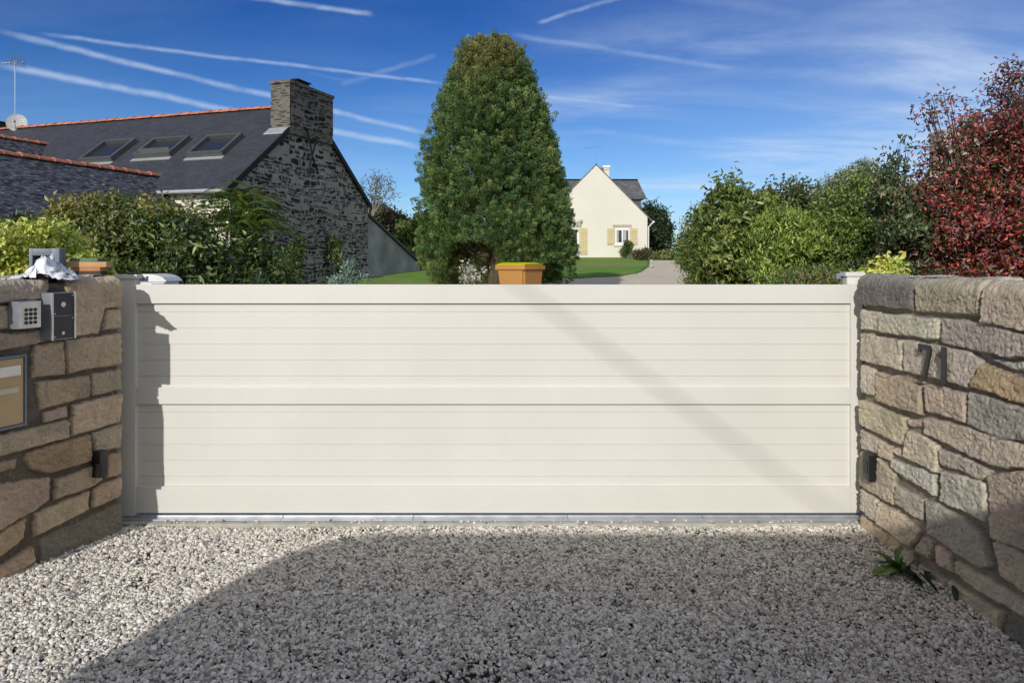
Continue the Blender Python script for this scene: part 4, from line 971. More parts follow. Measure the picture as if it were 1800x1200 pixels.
def build_white_house():
    Y = 48.0; k = F / Y
    X = lambda px, y=Y: (px - 900) * y / F
    Z = lambda py, y=Y: CH - (py - HY) * y / F
    ax, az = X(1048), Z(290); ex, ez = X(1138), Z(381); lx = 2 * ax - ex; zb = 1.2
    t = thing('white_house', 'cream rendered house with steep gable and wooden shutters', 'house', (ax, Y, gz(ax, Y))); off = -t.location
    prism('wall', [(lx, Y, zb), (ex, Y, zb), (ex, Y, ez), (ax, Y, az), (lx, Y, ez)], (0, 9, 0), M['cream'], t, off)
    s = (az - ez) / (ex - ax); o = .35
    slab('roof', [(ax, Y - .02, az + .08), (ax, Y + 9.2, az + .08), (ex + o, Y + 9.2, ez - o * s + .08), (ex + o, Y - .02, ez - o * s + .08)], .07, M['greyslate'], t, off, udir=(0, 1, 0))
    slab('roof', [(ax, Y - .02, az + .08), (ax, Y + 9.2, az + .08), (lx - o, Y + 9.2, ez - o * s + .08), (lx - o, Y - .02, ez - o * s + .08)], .07, M['greyslate'], t, off, udir=(0, 1, 0))
    # cross wing with slated cheek
    yb = 51.0; zr = Z(317, 53.5); zev = Z(349, yb); xr = X(1121, 53.5); xe = X(1133, yb)
    prism('wing_wall', [(lx - 4, yb, 1.2), (xe - .25, yb, 1.2), (xe - .25, yb, zev), (lx - 4, yb, zev)], (0, 5, 0), M['greyslate2'], t, off)
    slab('wing_roof', [(lx - 4.3, yb - .25, zev), (xe + .1, yb - .25, zev), (xr, 53.5, zr), (lx - 4.3, 53.5, zr)], .09, M['greyslate'], t, off, udir=(1, 0, 0))
    slab('wing_roof', [(xe + .1, yb - .25, zev), (xe + .1, 56.2, zev), (xr, 53.5, zr)], .09, M['greyslate'], t, off, udir=(0, 1, 0))
    slab('wing_roof', [(lx - 4.3, 56.2, zev), (xe + .1, 56.2, zev), (xr, 53.5, zr), (lx - 4.3, 53.5, zr)], .09, M['greyslate'], t, off, udir=(1, 0, 0))
    mb = MB(); mb.tube([(lx - 4.2, 53.5, zr + .03), (xr, 53.5, zr + .03)], .07, 6); mb.build('ridge', M['iron'], t).location = off
    mb = MB(); a, b = X(1061, 51), X(1071, 51); mb.box2((a, 51, 5.5), (b, 51.8, Z(295, 51)), bev=.01); c = mb.build('chimney', M['cream'], t); c.location = off
    mb = MB(); mb.box2((a - .06, 50.94, Z(295, 51) + .001), (b + .06, 51.86, Z(291, 51)), bev=.01); mb.build('coping', M['winwhite'], c)
    # window with shutters
    def win(x0, x1, y0, y1, fx0, fx1, fy0, fy1):
        mb = MB()
        mb.box2((X(fx0), Y - .05, Z(fy0)), (X(x0), Y - .002, Z(fy1)), bev=.005); mb.box2((X(x1), Y - .05, Z(fy0)), (X(fx1), Y - .002, Z(fy1)), bev=.005)
        mb.box2((X(x0) + .001, Y - .05, Z(fy0)), (X(x1) - .001, Y - .002, Z(y0)), bev=.005); mb.box2((X(x0) + .001, Y - .05, Z(y1)), (X(x1) - .001, Y - .002, Z(fy1)), bev=.005)
        xm = (X(x0) + X(x1)) / 2; mb.box2((xm - .05, Y - .045, Z(y1)), (xm + .05, Y - .002, Z(y0)))
        f = mb.build('window', M['winwhite'], t); f.location = off
        for (a, b, cur) in ((X(x0), xm - .051, False), (xm + .051, X(x1), True)):
            mb = MB(); mb.box2((a, Y - .03, Z(y1)), (b, Y - .015, Z(y0))); mb.build('pane', M['glass'], f)
            if cur: mb = MB(); mb.box2((a + .02, Y - .038, Z(y1) + .02), (b - .12, Y - .032, Z(y0) - .02)); mb.build('curtain', M['curtain'], f)
            else: mb = MB(); mb.box2((a + .02, Y - .038, Z(y1) + .02), (a + .12, Y - .032, Z(y0) - .02)); mb.build('curtain', M['curtain'], f)
        mb = MB(); mb.box2((X(fx0) - .1, Y - .12, Z(fy1) - .09), (X(fx1) + .1, Y - .003, Z(fy1) - .001), bev=.01); mb.build('sill', M['winwhite'], f)
    win(1084, 1104, 405, 426, 1081, 1106, 401, 430)
    def shutter(x0, x1, y0, y1):
        mb = MB(); n = 4; a, b = X(x0), X(x1)
        for i in range(n): mb.box2((a + (b - a) * i / n + .006, Y - .07, Z(y1)), (a + (b - a) * (i + 1) / n - .006, Y - .035, Z(y0)))
        for f in (.15, .85): z = Z(y1) + (Z(y0) - Z(y1)) * f; mb.box2((a + .02, Y - .095, z - .05), (b - .02, Y - .0702, z + .05))
        if y1 - y0 > 40: z = (Z(y1) + Z(y0)) / 2; mb.box2((a + .02, Y - .095, z - .05), (b - .02, Y - .0702, z + .05))
        s = mb.build('shutter', M['shutter'], t); s.location = off
    shutter(1067, 1080, 401, 430); shutter(1107.5, 1120, 401, 430); shutter(1019, 1032, 401, 447)
    for a, b, c, d in ((1077, 1110, 395, 399.5), (1001, 1022, 395, 399.5)):
        mb = MB(); mb.box2((X(a), Y - .04, Z(d)), (X(b), Y - .003, Z(c)), bev=.006); mb.build('lintel', M['lintel'], t).location = off
    mb = MB(); mb.box2((X(1000), Y - .05, Z(449)), (X(1018), Y - .003, Z(400)), bev=.005); d = mb.build('door', M['winwhite'], t); d.location = off
    mb = MB(); mb.box2((X(1003), Y - .06, Z(446)), (X(1014), Y - .0502, Z(404))); mb.build('pane', M['glass'], d)
    gx_ = ex + o + .04; gz_ = ez - o * s + .02
    mb = MB(); mb.tube([(gx_, Y - .05, gz_), (gx_, Y + 9.1, gz_)], .07, 8); mb.tube([(gx_, Y + .0, gz_), (ex + .08, Y + .05, gz_ - .35), (ex + .08, Y + .05, 1.9)], .045, 8); mb.build('gutter', M['winwhite'], t).location = off
    build_aerial(Vector((ax, Y + .4, az + .1)), Z(256), 'thin tv aerial above the cream gable', .8, False)
    mb = MB(); p = ground_pt(1145, 469); mb.cyl((0, 0, 0), (0, 0, .12), .11, .10, 12); mb.cyl((0, 0, .12), (0, 0, .30), .08, .085, 12); mb.sphere((0, 0, .30), .085, scale=(1, 1, .6))
    o_ = mb.build('garden_bollard', M['concrete'], smooth=True); o_.location = p; tag(o_, 'small pale bollard where the lawn meets the driveway', 'bollard')
M['greyslate2'] = slate_mat('slate_cheek', (.20, .21, .21), .7)
build_white_house()

M['chim2'] = rubble_mat('pale_chimney', (.25, .23, .20), (.46, .44, .40), 3.0, .4)
def build_far_cottage():
    Y = 21.0; X = lambda px: (px - 900) * Y / F; Z = lambda py: CH - (py - HY) * Y / F
    ax, az = X(1700), Z(222); lx = X(1618); lz = Z(318)
    t = thing('stone_cottage', 'pale stone gable and chimney half hidden behind the red-leaved tree', 'house', (ax, Y, gz(ax, Y))); off = -t.location
    rx = 2 * ax - lx
    prism('wall', [(lx, Y, .3), (rx, Y, .3), (rx, Y, lz), (ax, Y, az), (lx, Y, lz)], (4.6, 7, 0), M['chim2'], t, off)
    for ex in (lx, rx): slab('roof', [(ax, Y - .08, az + .1), (ax + 4.6, Y + 7.1, az + .1), (ex + 4.6 + (.15 if ex > ax else -.15), Y + 7.1, lz - .1), (ex + (.15 if ex > ax else -.15), Y - .08, lz - .1)], .08, M['greyslate'], t, off, udir=(0, 1, 0))
    mb = MB(); mb.box2((X(1658), Y - .02, az - 1.2), (X(1722), Y + .7, Z(228))); mb.build('chimney', M['chim2'], t).location = off
build_far_cottage()

# ------------------------------------------------------------------ foliage
def leaf_mesh(name, C, A, Nn, Ls, Ws, T, mat, parent, fold=.25, shape=.42):
    """C centres, A leaf axes, Nn leaf normals, sizes, colours: one kite-shaped face pair per leaf"""
    n = len(C); A = A / np.linalg.norm(A, axis=1, keepdims=True)
    B = np.cross(A, Nn); B /= np.linalg.norm(B, axis=1, keepdims=True) + 1e-9; Nn = np.cross(B, A)
    Ls = Ls[:, None]; Ws = Ws[:, None]
    v0 = C - A * Ls * .5; v2 = C + A * Ls * .5 - Nn * Ls * .12; mid = C - A * Ls * (.5 - shape)
    v1 = mid + B * Ws * .5 + Nn * Ws * fold; v3 = mid - B * Ws * .5 + Nn * Ws * fold
    V = np.stack([v0, v1, v2, v3], 1).reshape(-1, 3); i = np.arange(n) * 4
    Fc = np.concatenate([np.stack([i, i + 1, i + 2], 1), np.stack([i, i + 2, i + 3], 1)])
    cols = np.repeat(T, 4, axis=0)
    return mesh_obj(name, V, Fc, mat, parent, cols=np.clip(cols, 0, 1))
def rnd_dir(n): v = RS.normal(size=(n, 3)); return v / np.linalg.norm(v, axis=1, keepdims=True)
def LB(px, py, rx, ry, D, dd=None, dens=1.0):
    c = W(px, py, D); k = D / F; return (c.x, c.y, c.z, rx * k, dd if dd else min(rx, ry) * k * 1.0, ry * k, dens)
def plant(name, label, cat, lobes, n, L, Wd, pal, group=None, per=14, rad=.12, up=.35, shell=.22, gap=.0, trunk=True, base=None, lumps=.22, tw=None, mat='leaf', bark='bark', stems=1, tr=1.0):
    lob = np.array([l for l in lobes]); cx, cy = lob[0, 0], lob[0, 1]
    if base is None: base = (cx, cy)
    bz = gz(*base); t = thing(name, label, cat, (base[0], base[1], bz - .03), group); off = np.array([base[0], base[1], bz - .03])
    wgt = (lob[:, 3] * lob[:, 5] + lob[:, 4] * lob[:, 5]) * lob[:, 6]; wgt = wgt / wgt.sum()
    nb = max(5, int(n / 22)); wb = RS.choice(len(lob), nb, p=wgt); lb = lob[wb]; db = rnd_dir(nb); db[:, 2] = db[:, 2] * .9 + .12
    rb = np.where(RS.rand(nb) < .25, RS.uniform(.1, .6, nb), RS.uniform(.62, .92, nb)); BC = lb[:, :3] + db * lb[:, 3:6] * rb[:, None]
    BR = lb[:, 3:6] * RS.uniform(.24, .46, (nb, 1)); ps = BR.prod(1) ** (2 / 3); which = RS.choice(nb, n, p=ps / ps.sum())
    d = rnd_dir(n) + db[which] * .45; d /= np.linalg.norm(d, axis=1, keepdims=True)
    rr = 1 - np.abs(RS.normal(0, shell, n)); rr = np.where(RS.rand(n) < .12, RS.uniform(1.0, 1.45, n), rr)
    rr = np.clip(rr, .05, 1.5) * (1 + lumps * 2 * vnoise3(d + which[:, None] * 1.7, 3.2, 5))
    C = BC[which] + d * BR[which] * rr[:, None]
    if gap > 0:
        g = vnoise3(C, 1.2 / rad * .2, 31); keep = g > np.quantile(g, gap); C, d = C[keep], d[keep]
    C = np.repeat(C, per, 0); dd = np.repeat(d, per, 0); N = len(C)
    hb = RS.rand(nb)[which]
    if gap > 0: hb = hb[keep]
    ct = np.repeat(RS.rand(len(C) // per) * .55 + hb * .45, per)
    P = C + RS.normal(0, rad, (N, 3)) * np.array([1, 1, .8])
    ok = P[:, 2] > GH(P[:, 0], P[:, 1]) + .02; P, dd, ct = P[ok], dd[ok], ct[ok]; N = len(P)
    A = dd * .6 + rnd_dir(N) * .9 + np.array([0, 0, up]); Nn = rnd_dir(N) * .62 + dd * 1.0 + np.array([0, 0, .35])
    pal_c = np.array([p[:3] for p in pal]); pw = np.array([p[3] for p in pal], float); cw = np.cumsum(pw / pw.sum())
    sel = np.clip(ct * .7 + RS.rand(N) * .3, 0, .9999)
    # rank mixing keeps palette weights roughly while colouring clump by clump
    idx = np.searchsorted(cw, np.clip((np.argsort(np.argsort(sel)) + .5) / N, 0, .9999)); T = pal_c[idx] * RS.uniform(1.0, 1.85, (N, 1))
    if tw is not None: T = tw(P, T)
    leaf_mesh('foliage', P - off, A, Nn, L * RS.uniform(.7, 1.3, N), Wd * RS.uniform(.7, 1.3, N), T, M[mat], t)
    if trunk:
        mb = MB(); H = lob[:, 2].max() - bz
        for s in range(stems):
            bx, by = base[0] + (random.uniform(-.15, .15) if stems > 1 else 0), base[1] + (random.uniform(-.15, .15) if stems > 1 else 0)
            r0 = tr * max(.02, min(.16, .035 * H / stems ** .5))
            fork = Vector((bx + random.uniform(-.1, .1), by, bz + H * .3))
            mb.tube([(bx, by, bz - .05), (bx + .02, by, bz + H * .15), fork], [r0, r0 * .8, r0 * .7], 7)
            for q in lob[s::stems] if stems > 1 else lob:
                for rep in range(3 if tr > .7 else 9):
                    e = Vector(q[:3]) + Vector(rnd_dir(1)[0] * q[3:6]) * .75; m_ = fork.lerp(e, .5) + Vector((random.uniform(-.1, .1), random.uniform(-.1, .1), .1)) * H * .12
                    mb.tube([fork, m_, e], [r0 * .55, r0 * .35, r0 * .08], 5)
        mb.build('trunk', M[bark], t, True).location = -Vector(t.location)
    return t
GREEN = [(.045, .085, .02, 3), (.07, .125, .028, 4), (.11, .17, .038, 3), (.18, .22, .055, 1.5)]
DGREEN = [(.026, .048, .015, 4), (.048, .08, .024, 4), (.085, .12, .034, 2.4), (.21, .24, .08, 1.2)]
YGREEN = [(.16, .23, .04, 2), (.32, .37, .08, 4), (.50, .52, .15, 3), (.58, .49, .14, 1.2)]
OLIVE = [(.07, .085, .03, 3), (.13, .14, .05, 3), (.22, .21, .07, 2), (.30, .23, .07, .7)]

def build_conifer():
    D = 18.0; k = D / F; cx0 = W(870, 0, D).x; g0 = gz(cx0, D)
    # left and right edge of the silhouette in the photo at a set of heights
    prof = [(57, 850, 872), (64, 832, 886), (80, 818, 896), (105, 803, 912), (118, 795, 938), (145, 790, 940), (160, 792, 930), (172, 778, 940), (190, 773, 955), (215, 768, 956), (240, 760, 968), (275, 756, 978), (300, 749, 984), (350, 742, 995), (390, 736, 1004), (425, 734, 1008), (450, 746, 1006), (480, 760, 1000), (520, 770, 995), (560, 780, 985)]
    zs = np.array([CH - (p[0] - HY) * k for p in prof])[::-1]; lf = np.array([(p[1] - 900) * k for p in prof])[::-1]; rt = np.array([(p[2] - 900) * k for p in prof])[::-1]
    zt = zs[-1]; zbm = g0 + .05
    t = thing('conifer_tree', 'tall dense conical conifer rising behind the gate', 'tree', (cx0, D, g0 - .05)); off = np.array([cx0, D, g0 - .05])
    nb = 430; z = zbm + (zt - zbm) * RS.rand(nb * 3) ** 1.05; th = RS.uniform(0, 2 * math.pi, nb * 3)
    L_ = np.interp(z, zs, lf); R_ = np.interp(z, zs, rt); mid = (L_ + R_) / 2; hw = (R_ - L_) / 2
    keep = RS.rand(nb * 3) < np.clip(hw / hw.max() + .05, 0, 1); z, th, mid, hw = z[keep][:nb], th[keep][:nb], mid[keep][:nb], hw[keep][:nb]; nb = len(z)
    br_ = RS.uniform(.20, .50, nb) * np.clip(hw / 1.15, .34, 1); P3 = np.stack([np.cos(th) * 1.9, np.sin(th) * 1.9, z * .9], 1)
    f = (hw - br_ * RS.uniform(.55, 1.25, nb)) / hw * (1 + .16 * vnoise3(P3, 1.6, 2) * (1 - np.abs(np.cos(th)) ** 3))
    bx, by, bz_ = mid + np.cos(th) * hw * f, D + np.sin(th) * hw * f, np.minimum(z, zt - br_ * .9)
    n = 8600; w_ = br_ ** 2; q = RS.choice(nb, n, p=w_ / w_.sum())
    o_ = np.stack([np.cos(th[q]), np.sin(th[q]), np.full(n, .55)], 1); dd = rnd_dir(n) + o_ * .6; dd /= np.linalg.norm(dd, axis=1, keepdims=True)
    rr = br_[q] * (1 - np.abs(RS.normal(0, .16, n))) * RS.uniform(.9, 1.12, n); rr = np.where(RS.rand(n) < .05, rr * 1.25, rr)
    X = bx[q] + dd[:, 0] * rr; Y = by[q] + dd[:, 1] * rr; z = bz_[q] + dd[:, 2] * rr * 1.45
    ni = 2600; zi = zbm + (zt - zbm) * RS.rand(ni) * .97; ti = RS.uniform(0, 2 * math.pi, ni); Li = np.interp(zi, zs, lf); Ri = np.interp(zi, zs, rt); fi = RS.uniform(.50, .78, ni)
    X = np.concatenate([X, (Li + Ri) / 2 + np.cos(ti) * (Ri - Li) / 2 * fi]); Y = np.concatenate([Y, D + np.sin(ti) * (Ri - Li) / 2 * fi]); z = np.concatenate([z, zi])
    dd = np.concatenate([dd, np.stack([np.cos(ti), np.sin(ti), np.zeros(ni)], 1)]); c, s = dd[:, 0], dd[:, 1]; n = len(X); dz_ = dd[:, 2]
    # dark opening low on the front left side, where the bottom boughs are missing
    px = 900 + X / Y * F; py = HY - (z - CH) / Y * F
    hole = ((px - 832) / 48) ** 2 + ((py - 470) / 52) ** 2 < 1 + .5 * vnoise3(np.stack([X, z, z * 0], 1), 2.0, 6)
    hole |= (px > 950) & (px < 1000) & (py > 462)
    hole |= (px > 770) & (px < 950) & (py > 484)
    ok = ~(hole & (Y < D + .35)); X, Y, z, c, s, dz_ = X[ok], Y[ok], z[ok], c[ok], s[ok], dz_[ok]; n = len(X)
    C = np.stack([X, Y, z], 1); O = np.stack([c, s, dz_ * .6 + .35], 1)
    O += rnd_dir(n) * .30; O /= np.linalg.norm(O, axis=1, keepdims=True)
    per = 66; N = n * per; Cr = np.repeat(C, per, 0); Or = np.repeat(O, per, 0)
    dl = rnd_dir(N) + Or * .55; dl /= np.linalg.norm(dl, axis=1, keepdims=True)
    size = np.repeat(RS.uniform(.065, .135, n), per); el = np.repeat(RS.uniform(1.2, 1.9, n), per)
    al = (dl * Or).sum(1); tt = np.clip(al * .5 + .5, 0, 1)
    wob = 1 + .9 * vnoise3(dl + Cr * 3, 2.6, 4)
    P = Cr + (dl * (1 - .35 * tt)[:, None] + Or * (al * (el - 1))[:, None]) * (size * wob * RS.uniform(.8, 1.12, N))[:, None]
    A = Or * .8 + dl * .5 + rnd_dir(N) * .45 + np.array([0, 0, .25]); Nn = dl + rnd_dir(N) * .38
    pal = np.array([(.060, .118, .042), (.095, .165, .056), (.14, .21, .068), (.20, .25, .09)]); T = pal[np.repeat(RS.choice(4, n, p=[.25, .35, .28, .12]), per)] * np.repeat(RS.uniform(.7, 1.3, (n, 1)), per, 0)
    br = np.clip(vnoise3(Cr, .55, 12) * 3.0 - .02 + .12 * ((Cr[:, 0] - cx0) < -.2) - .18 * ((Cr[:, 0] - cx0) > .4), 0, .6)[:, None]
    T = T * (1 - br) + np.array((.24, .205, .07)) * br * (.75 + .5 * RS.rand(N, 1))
    tip = (tt > .8)[:, None]; T = np.where(tip, T * 1.2, T) * RS.uniform(.8, 1.2, (N, 1))
    leaf_mesh('crown', P - off, A, Nn, RS.uniform(.03, .065, N), RS.uniform(.014, .024, N), T, M['conifer'], t, fold=.1, shape=.5)
    mb = MB()
    mb.tube([(0, 0, 0), (.05, 0, 1.5), (0, 0, 4.2), (0, 0, 6.4)], [.26, .2, .11, .02], 10)
    for i in range(46):
        zz = random.uniform(.5, 6.0); a = random.uniform(0, 6.28); hwz = float(np.interp(zz + g0, zs, (rt - lf) / 2)) * .72
        mb.tube([(0, 0, zz), (math.cos(a) * hwz * .5, math.sin(a) * hwz * .5, zz + .0), (math.cos(a) * hwz, math.sin(a) * hwz, zz + .3)], [.045, .03, .01], 5)
    mb.build('trunk', M['bark'], t, True)
build_conifer()

def flecks(cols, frac):
    cols = np.array(cols)
    def f(P, T):
        m = RS.rand(len(T)) < frac; T = T.copy(); T[m] = cols[RS.randint(0, len(cols), m.sum())] * RS.uniform(.8, 1.2, (m.sum(), 1)); return T
    return f
def top_yellow(zlim, col, amt):
    def f(P, T):
        a = np.clip((P[:, 2] - zlim) / .5, 0, 1) * amt * (vnoise3(P, 1.6, 3) * 2 + .6).clip(0, 1); return T * (1 - a[:, None]) + np.array(col) * a[:, None] * RS.uniform(.7, 1.3, (len(T), 1))
    return f
def build_left_plants():
    plant('hedge_shrub', 'yellow-green small-leaved hedge shrub behind the left wall', 'shrub', [LB(20, 442, 80, 50, 6.3, .5), LB(115, 452, 56, 48, 6.4, .45), LB(-60, 450, 70, 60, 6.3, .5), LB(60, 540, 130, 70, 6.4, .5)], 1900, .050, .027, YGREEN, per=16, rad=.05, up=.5)
    plant('hedge_shrub', 'dark leafy shrub at the left edge between the yellow-green hedge and the slate wing', 'shrub', [LB(10, 405, 42, 38, 10.0, .5), LB(75, 410, 60, 34, 10.2, .5), LB(40, 480, 90, 80, 10.2, .6)], 700, .09, .036, DGREEN, per=14, rad=.09, tw=flecks([(.45, .10, .04)], .004))
    plant('hedge_shrub', 'dark green shrub with olive and yellow tips in front of the low slate wing', 'shrub', [LB(160, 388, 58, 36, 8.8, .6), LB(225, 390, 60, 36, 8.8, .6), LB(285, 395, 52, 36, 8.6, .5), LB(200, 460, 120, 70, 8.6, .8)], 2100, .072, .034, DGREEN[1:] + OLIVE, per=14, rad=.08, tw=top_yellow(1.85, (.34, .29, .06), .85), up=.4)
    plant('hedge_shrub', 'broad very dark shrub between the olive-tipped shrub and the pinnate-leaved tree', 'shrub', [LB(305, 420, 46, 44, 8.2, .5), LB(350, 440, 50, 40, 8.0, .6), LB(405, 460, 60, 44, 8.4, .6), LB(350, 520, 150, 60, 8.2, .8)], 1500, .085, .036, DGREEN, per=13, rad=.09, up=.1, tw=flecks([(.22, .24, .16)], .03))
    plant('hedge_shrub', 'dark ivy-like shrub low beside the stone gable', 'shrub', [LB(440, 480, 40, 36, 9.4, .4), LB(475, 510, 50, 30, 9.6, .5), LB(420, 505, 80, 40, 9.4, .5)], 600, .07, .035, DGREEN, per=14, rad=.08, tw=flecks([(.18, .22, .06)], .05))
    # pinnate-leaved tree
    D = 10.0; lob = [(405, 338, 38, 16), (430, 352, 46, 18), (455, 372, 44, 18), (385, 378, 36, 18), (420, 395, 48, 18), (465, 345 + 50, 38, 16), (445, 425, 44, 20), (478, 445, 30, 16), (460, 470, 34, 16)]
    t = plant('sumac_tree', 'bright green tree with feathery drooping leaves beside the stone gable', 'tree', [LB(400, 345, 30, 18, D, .35), LB(430, 385, 40, 30, D, .5), LB(440, 440, 36, 40, D, .45)], 60, .12, .035, GREEN, per=6, rad=.1, bark='palebark', stems=3)
    C = []; A = []; Nn = []; LL_ = []; T = []
    for k in range(150):
        q = random.choice(lob); c = W(q[0] + random.gauss(0, q[2] * .45), q[1] + random.gauss(0, q[3] * .6), D + random.uniform(-.5, .5)); a = random.uniform(0, 6.28)
        dr = Vector((math.cos(a), math.sin(a), .35)).normalized(); sd = dr.cross(Vector((0, 0, 1))).normalized(); ln = random.uniform(.28, .48); col = random.choice([(.11, .19, .035), (.15, .23, .05), (.07, .13, .03), (.20, .25, .06)])
        if random.random() < .025: col = (.4, .08, .03)
        for j in range(13):
            f = j / 12; p = c + dr * ln * f + Vector((0, 0, -.32 * ln * f * f * 1.6))
            for s in (-1, 1):
                C.append(p + sd * s * .045); A.append(sd * s + dr * .45 + Vector((0, 0, -.25))); Nn.append(Vector((0, 0, 1)) + Vector(rnd_dir(1)[0]) * .25); LL_.append(.10 * (1 - .5 * abs(f - .4))); T.append([v * random.uniform(.8, 1.2) for v in col])
    C = np.array(C) - np.array(t.location); leaf_mesh('fronds', C, np.array(A), np.array(Nn), np.array(LL_), np.array(LL_) * .33, np.array(T), M['leaf'], t)
    plant('climbing_shrub', 'dark bushy climber against the stone gable, the right one of two', 'shrub', [(-6.05, 25.7, 1.95, .32, .35, .62, 1)], 120, .09, .045, DGREEN, per=14, rad=.09, trunk=True, lumps=.1)
    plant('climbing_shrub', 'dark bushy climber against the stone gable, the left one of two', 'shrub', [(-6.85, 23.2, 1.75, .35, .4, .7, 1)], 130, .09, .045, DGREEN, per=14, rad=.09, trunk=True, lumps=.1)
    plant('dwarf_conifer', 'blue-green dwarf conifer in front of the lean-to', 'shrub', [LB(610, 482, 22, 17, 19, .33), LB(628, 490, 18, 12, 19, .25), LB(592, 490, 14, 12, 19, .2), LB(610, 505, 34, 24, 19, .3)], 420, .07, .03, [(.10, .15, .13, 3), (.15, .21, .18, 3), (.22, .28, .25, 2)], per=16, rad=.05, up=.6, mat='conifer')
    plant('pale_sprig_shrub', 'thin shrub with pale bare-looking sprigs in front of the dark opening of the conifer', 'shrub', [LB(828, 482, 24, 22, 15.4, .25), LB(850, 480, 10, 16, 15.4, .12), LB(806, 480, 9, 22, 15.4, .12)], 60, .07, .045, [(.30, .31, .29, 2), (.42, .42, .40, 2), (.14, .15, .12, 1)], per=7, rad=.05, stems=3, gap=.1)
    # behind the lean-to
    plant('bushy_tree', 'dark brownish bushy tree rising behind the lean-to roof', 'tree', [LB(672, 392, 34, 26, 44, 1.2), LB(700, 404, 26, 24, 44, 1.0), LB(650, 400, 26, 24, 44, 1)], 700, .28, .12, [(.05, .05, .03, 3), (.09, .08, .05, 3), (.14, .11, .07, 2)], per=12, rad=.25)
    plant('garden_shrub', 'bright green shrub between the lean-to roof and the conifer', 'shrub', [LB(718, 420, 26, 28, 34, .8), LB(735, 410, 20, 30, 34, .8), LB(728, 450, 22, 24, 34, .8)], 420, .18, .08, GREEN, per=12, rad=.14)
    # bare twiggy tree
    b = W(640, 470, 40); bz = gz(b.x, 40); t = thing('bare_tree', 'greyish twiggy half-bare tree behind the gable verge', 'tree', (b.x, 40, bz)); mb = MB(); tips = []
    def grow(p, d, ln, r, lv):
        e = p + d * ln; mb.tube([p, p.lerp(e, .5) + Vector(rnd_dir(1)[0]) * ln * .05, e], [r, r * .8, r * .6], 5 if lv < 3 else 4)
        if lv >= 5: tips.append(e); return
        if lv >= 3: tips.append(e)
        for k in range(3 if lv < 4 else 2):
            nd = (d + Vector(rnd_dir(1)[0]) * .55 + Vector((0, 0, .12))).normalized(); grow(e, nd, ln * random.uniform(.62, .82), r * .6, lv + 1)
    grow(Vector((0, 0, -.1)), Vector((.03, 0, 1)), 1.5, .13, 0); mb.build('trunk', M['palebark'], t)
    tp = np.array([tuple(x) for x in tips]); tp = np.repeat(tp, 4, 0) + RS.normal(0, .16, (len(tp) * 4, 3)); n = len(tp)
    leaf_mesh('foliage', tp, rnd_dir(n), rnd_dir(n), np.full(n, .13), np.full(n, .06), np.array([(.17, .145, .12)]) * RS.uniform(.6, 1.3, (n, 1)), M['leaf'], t)
build_left_plants()

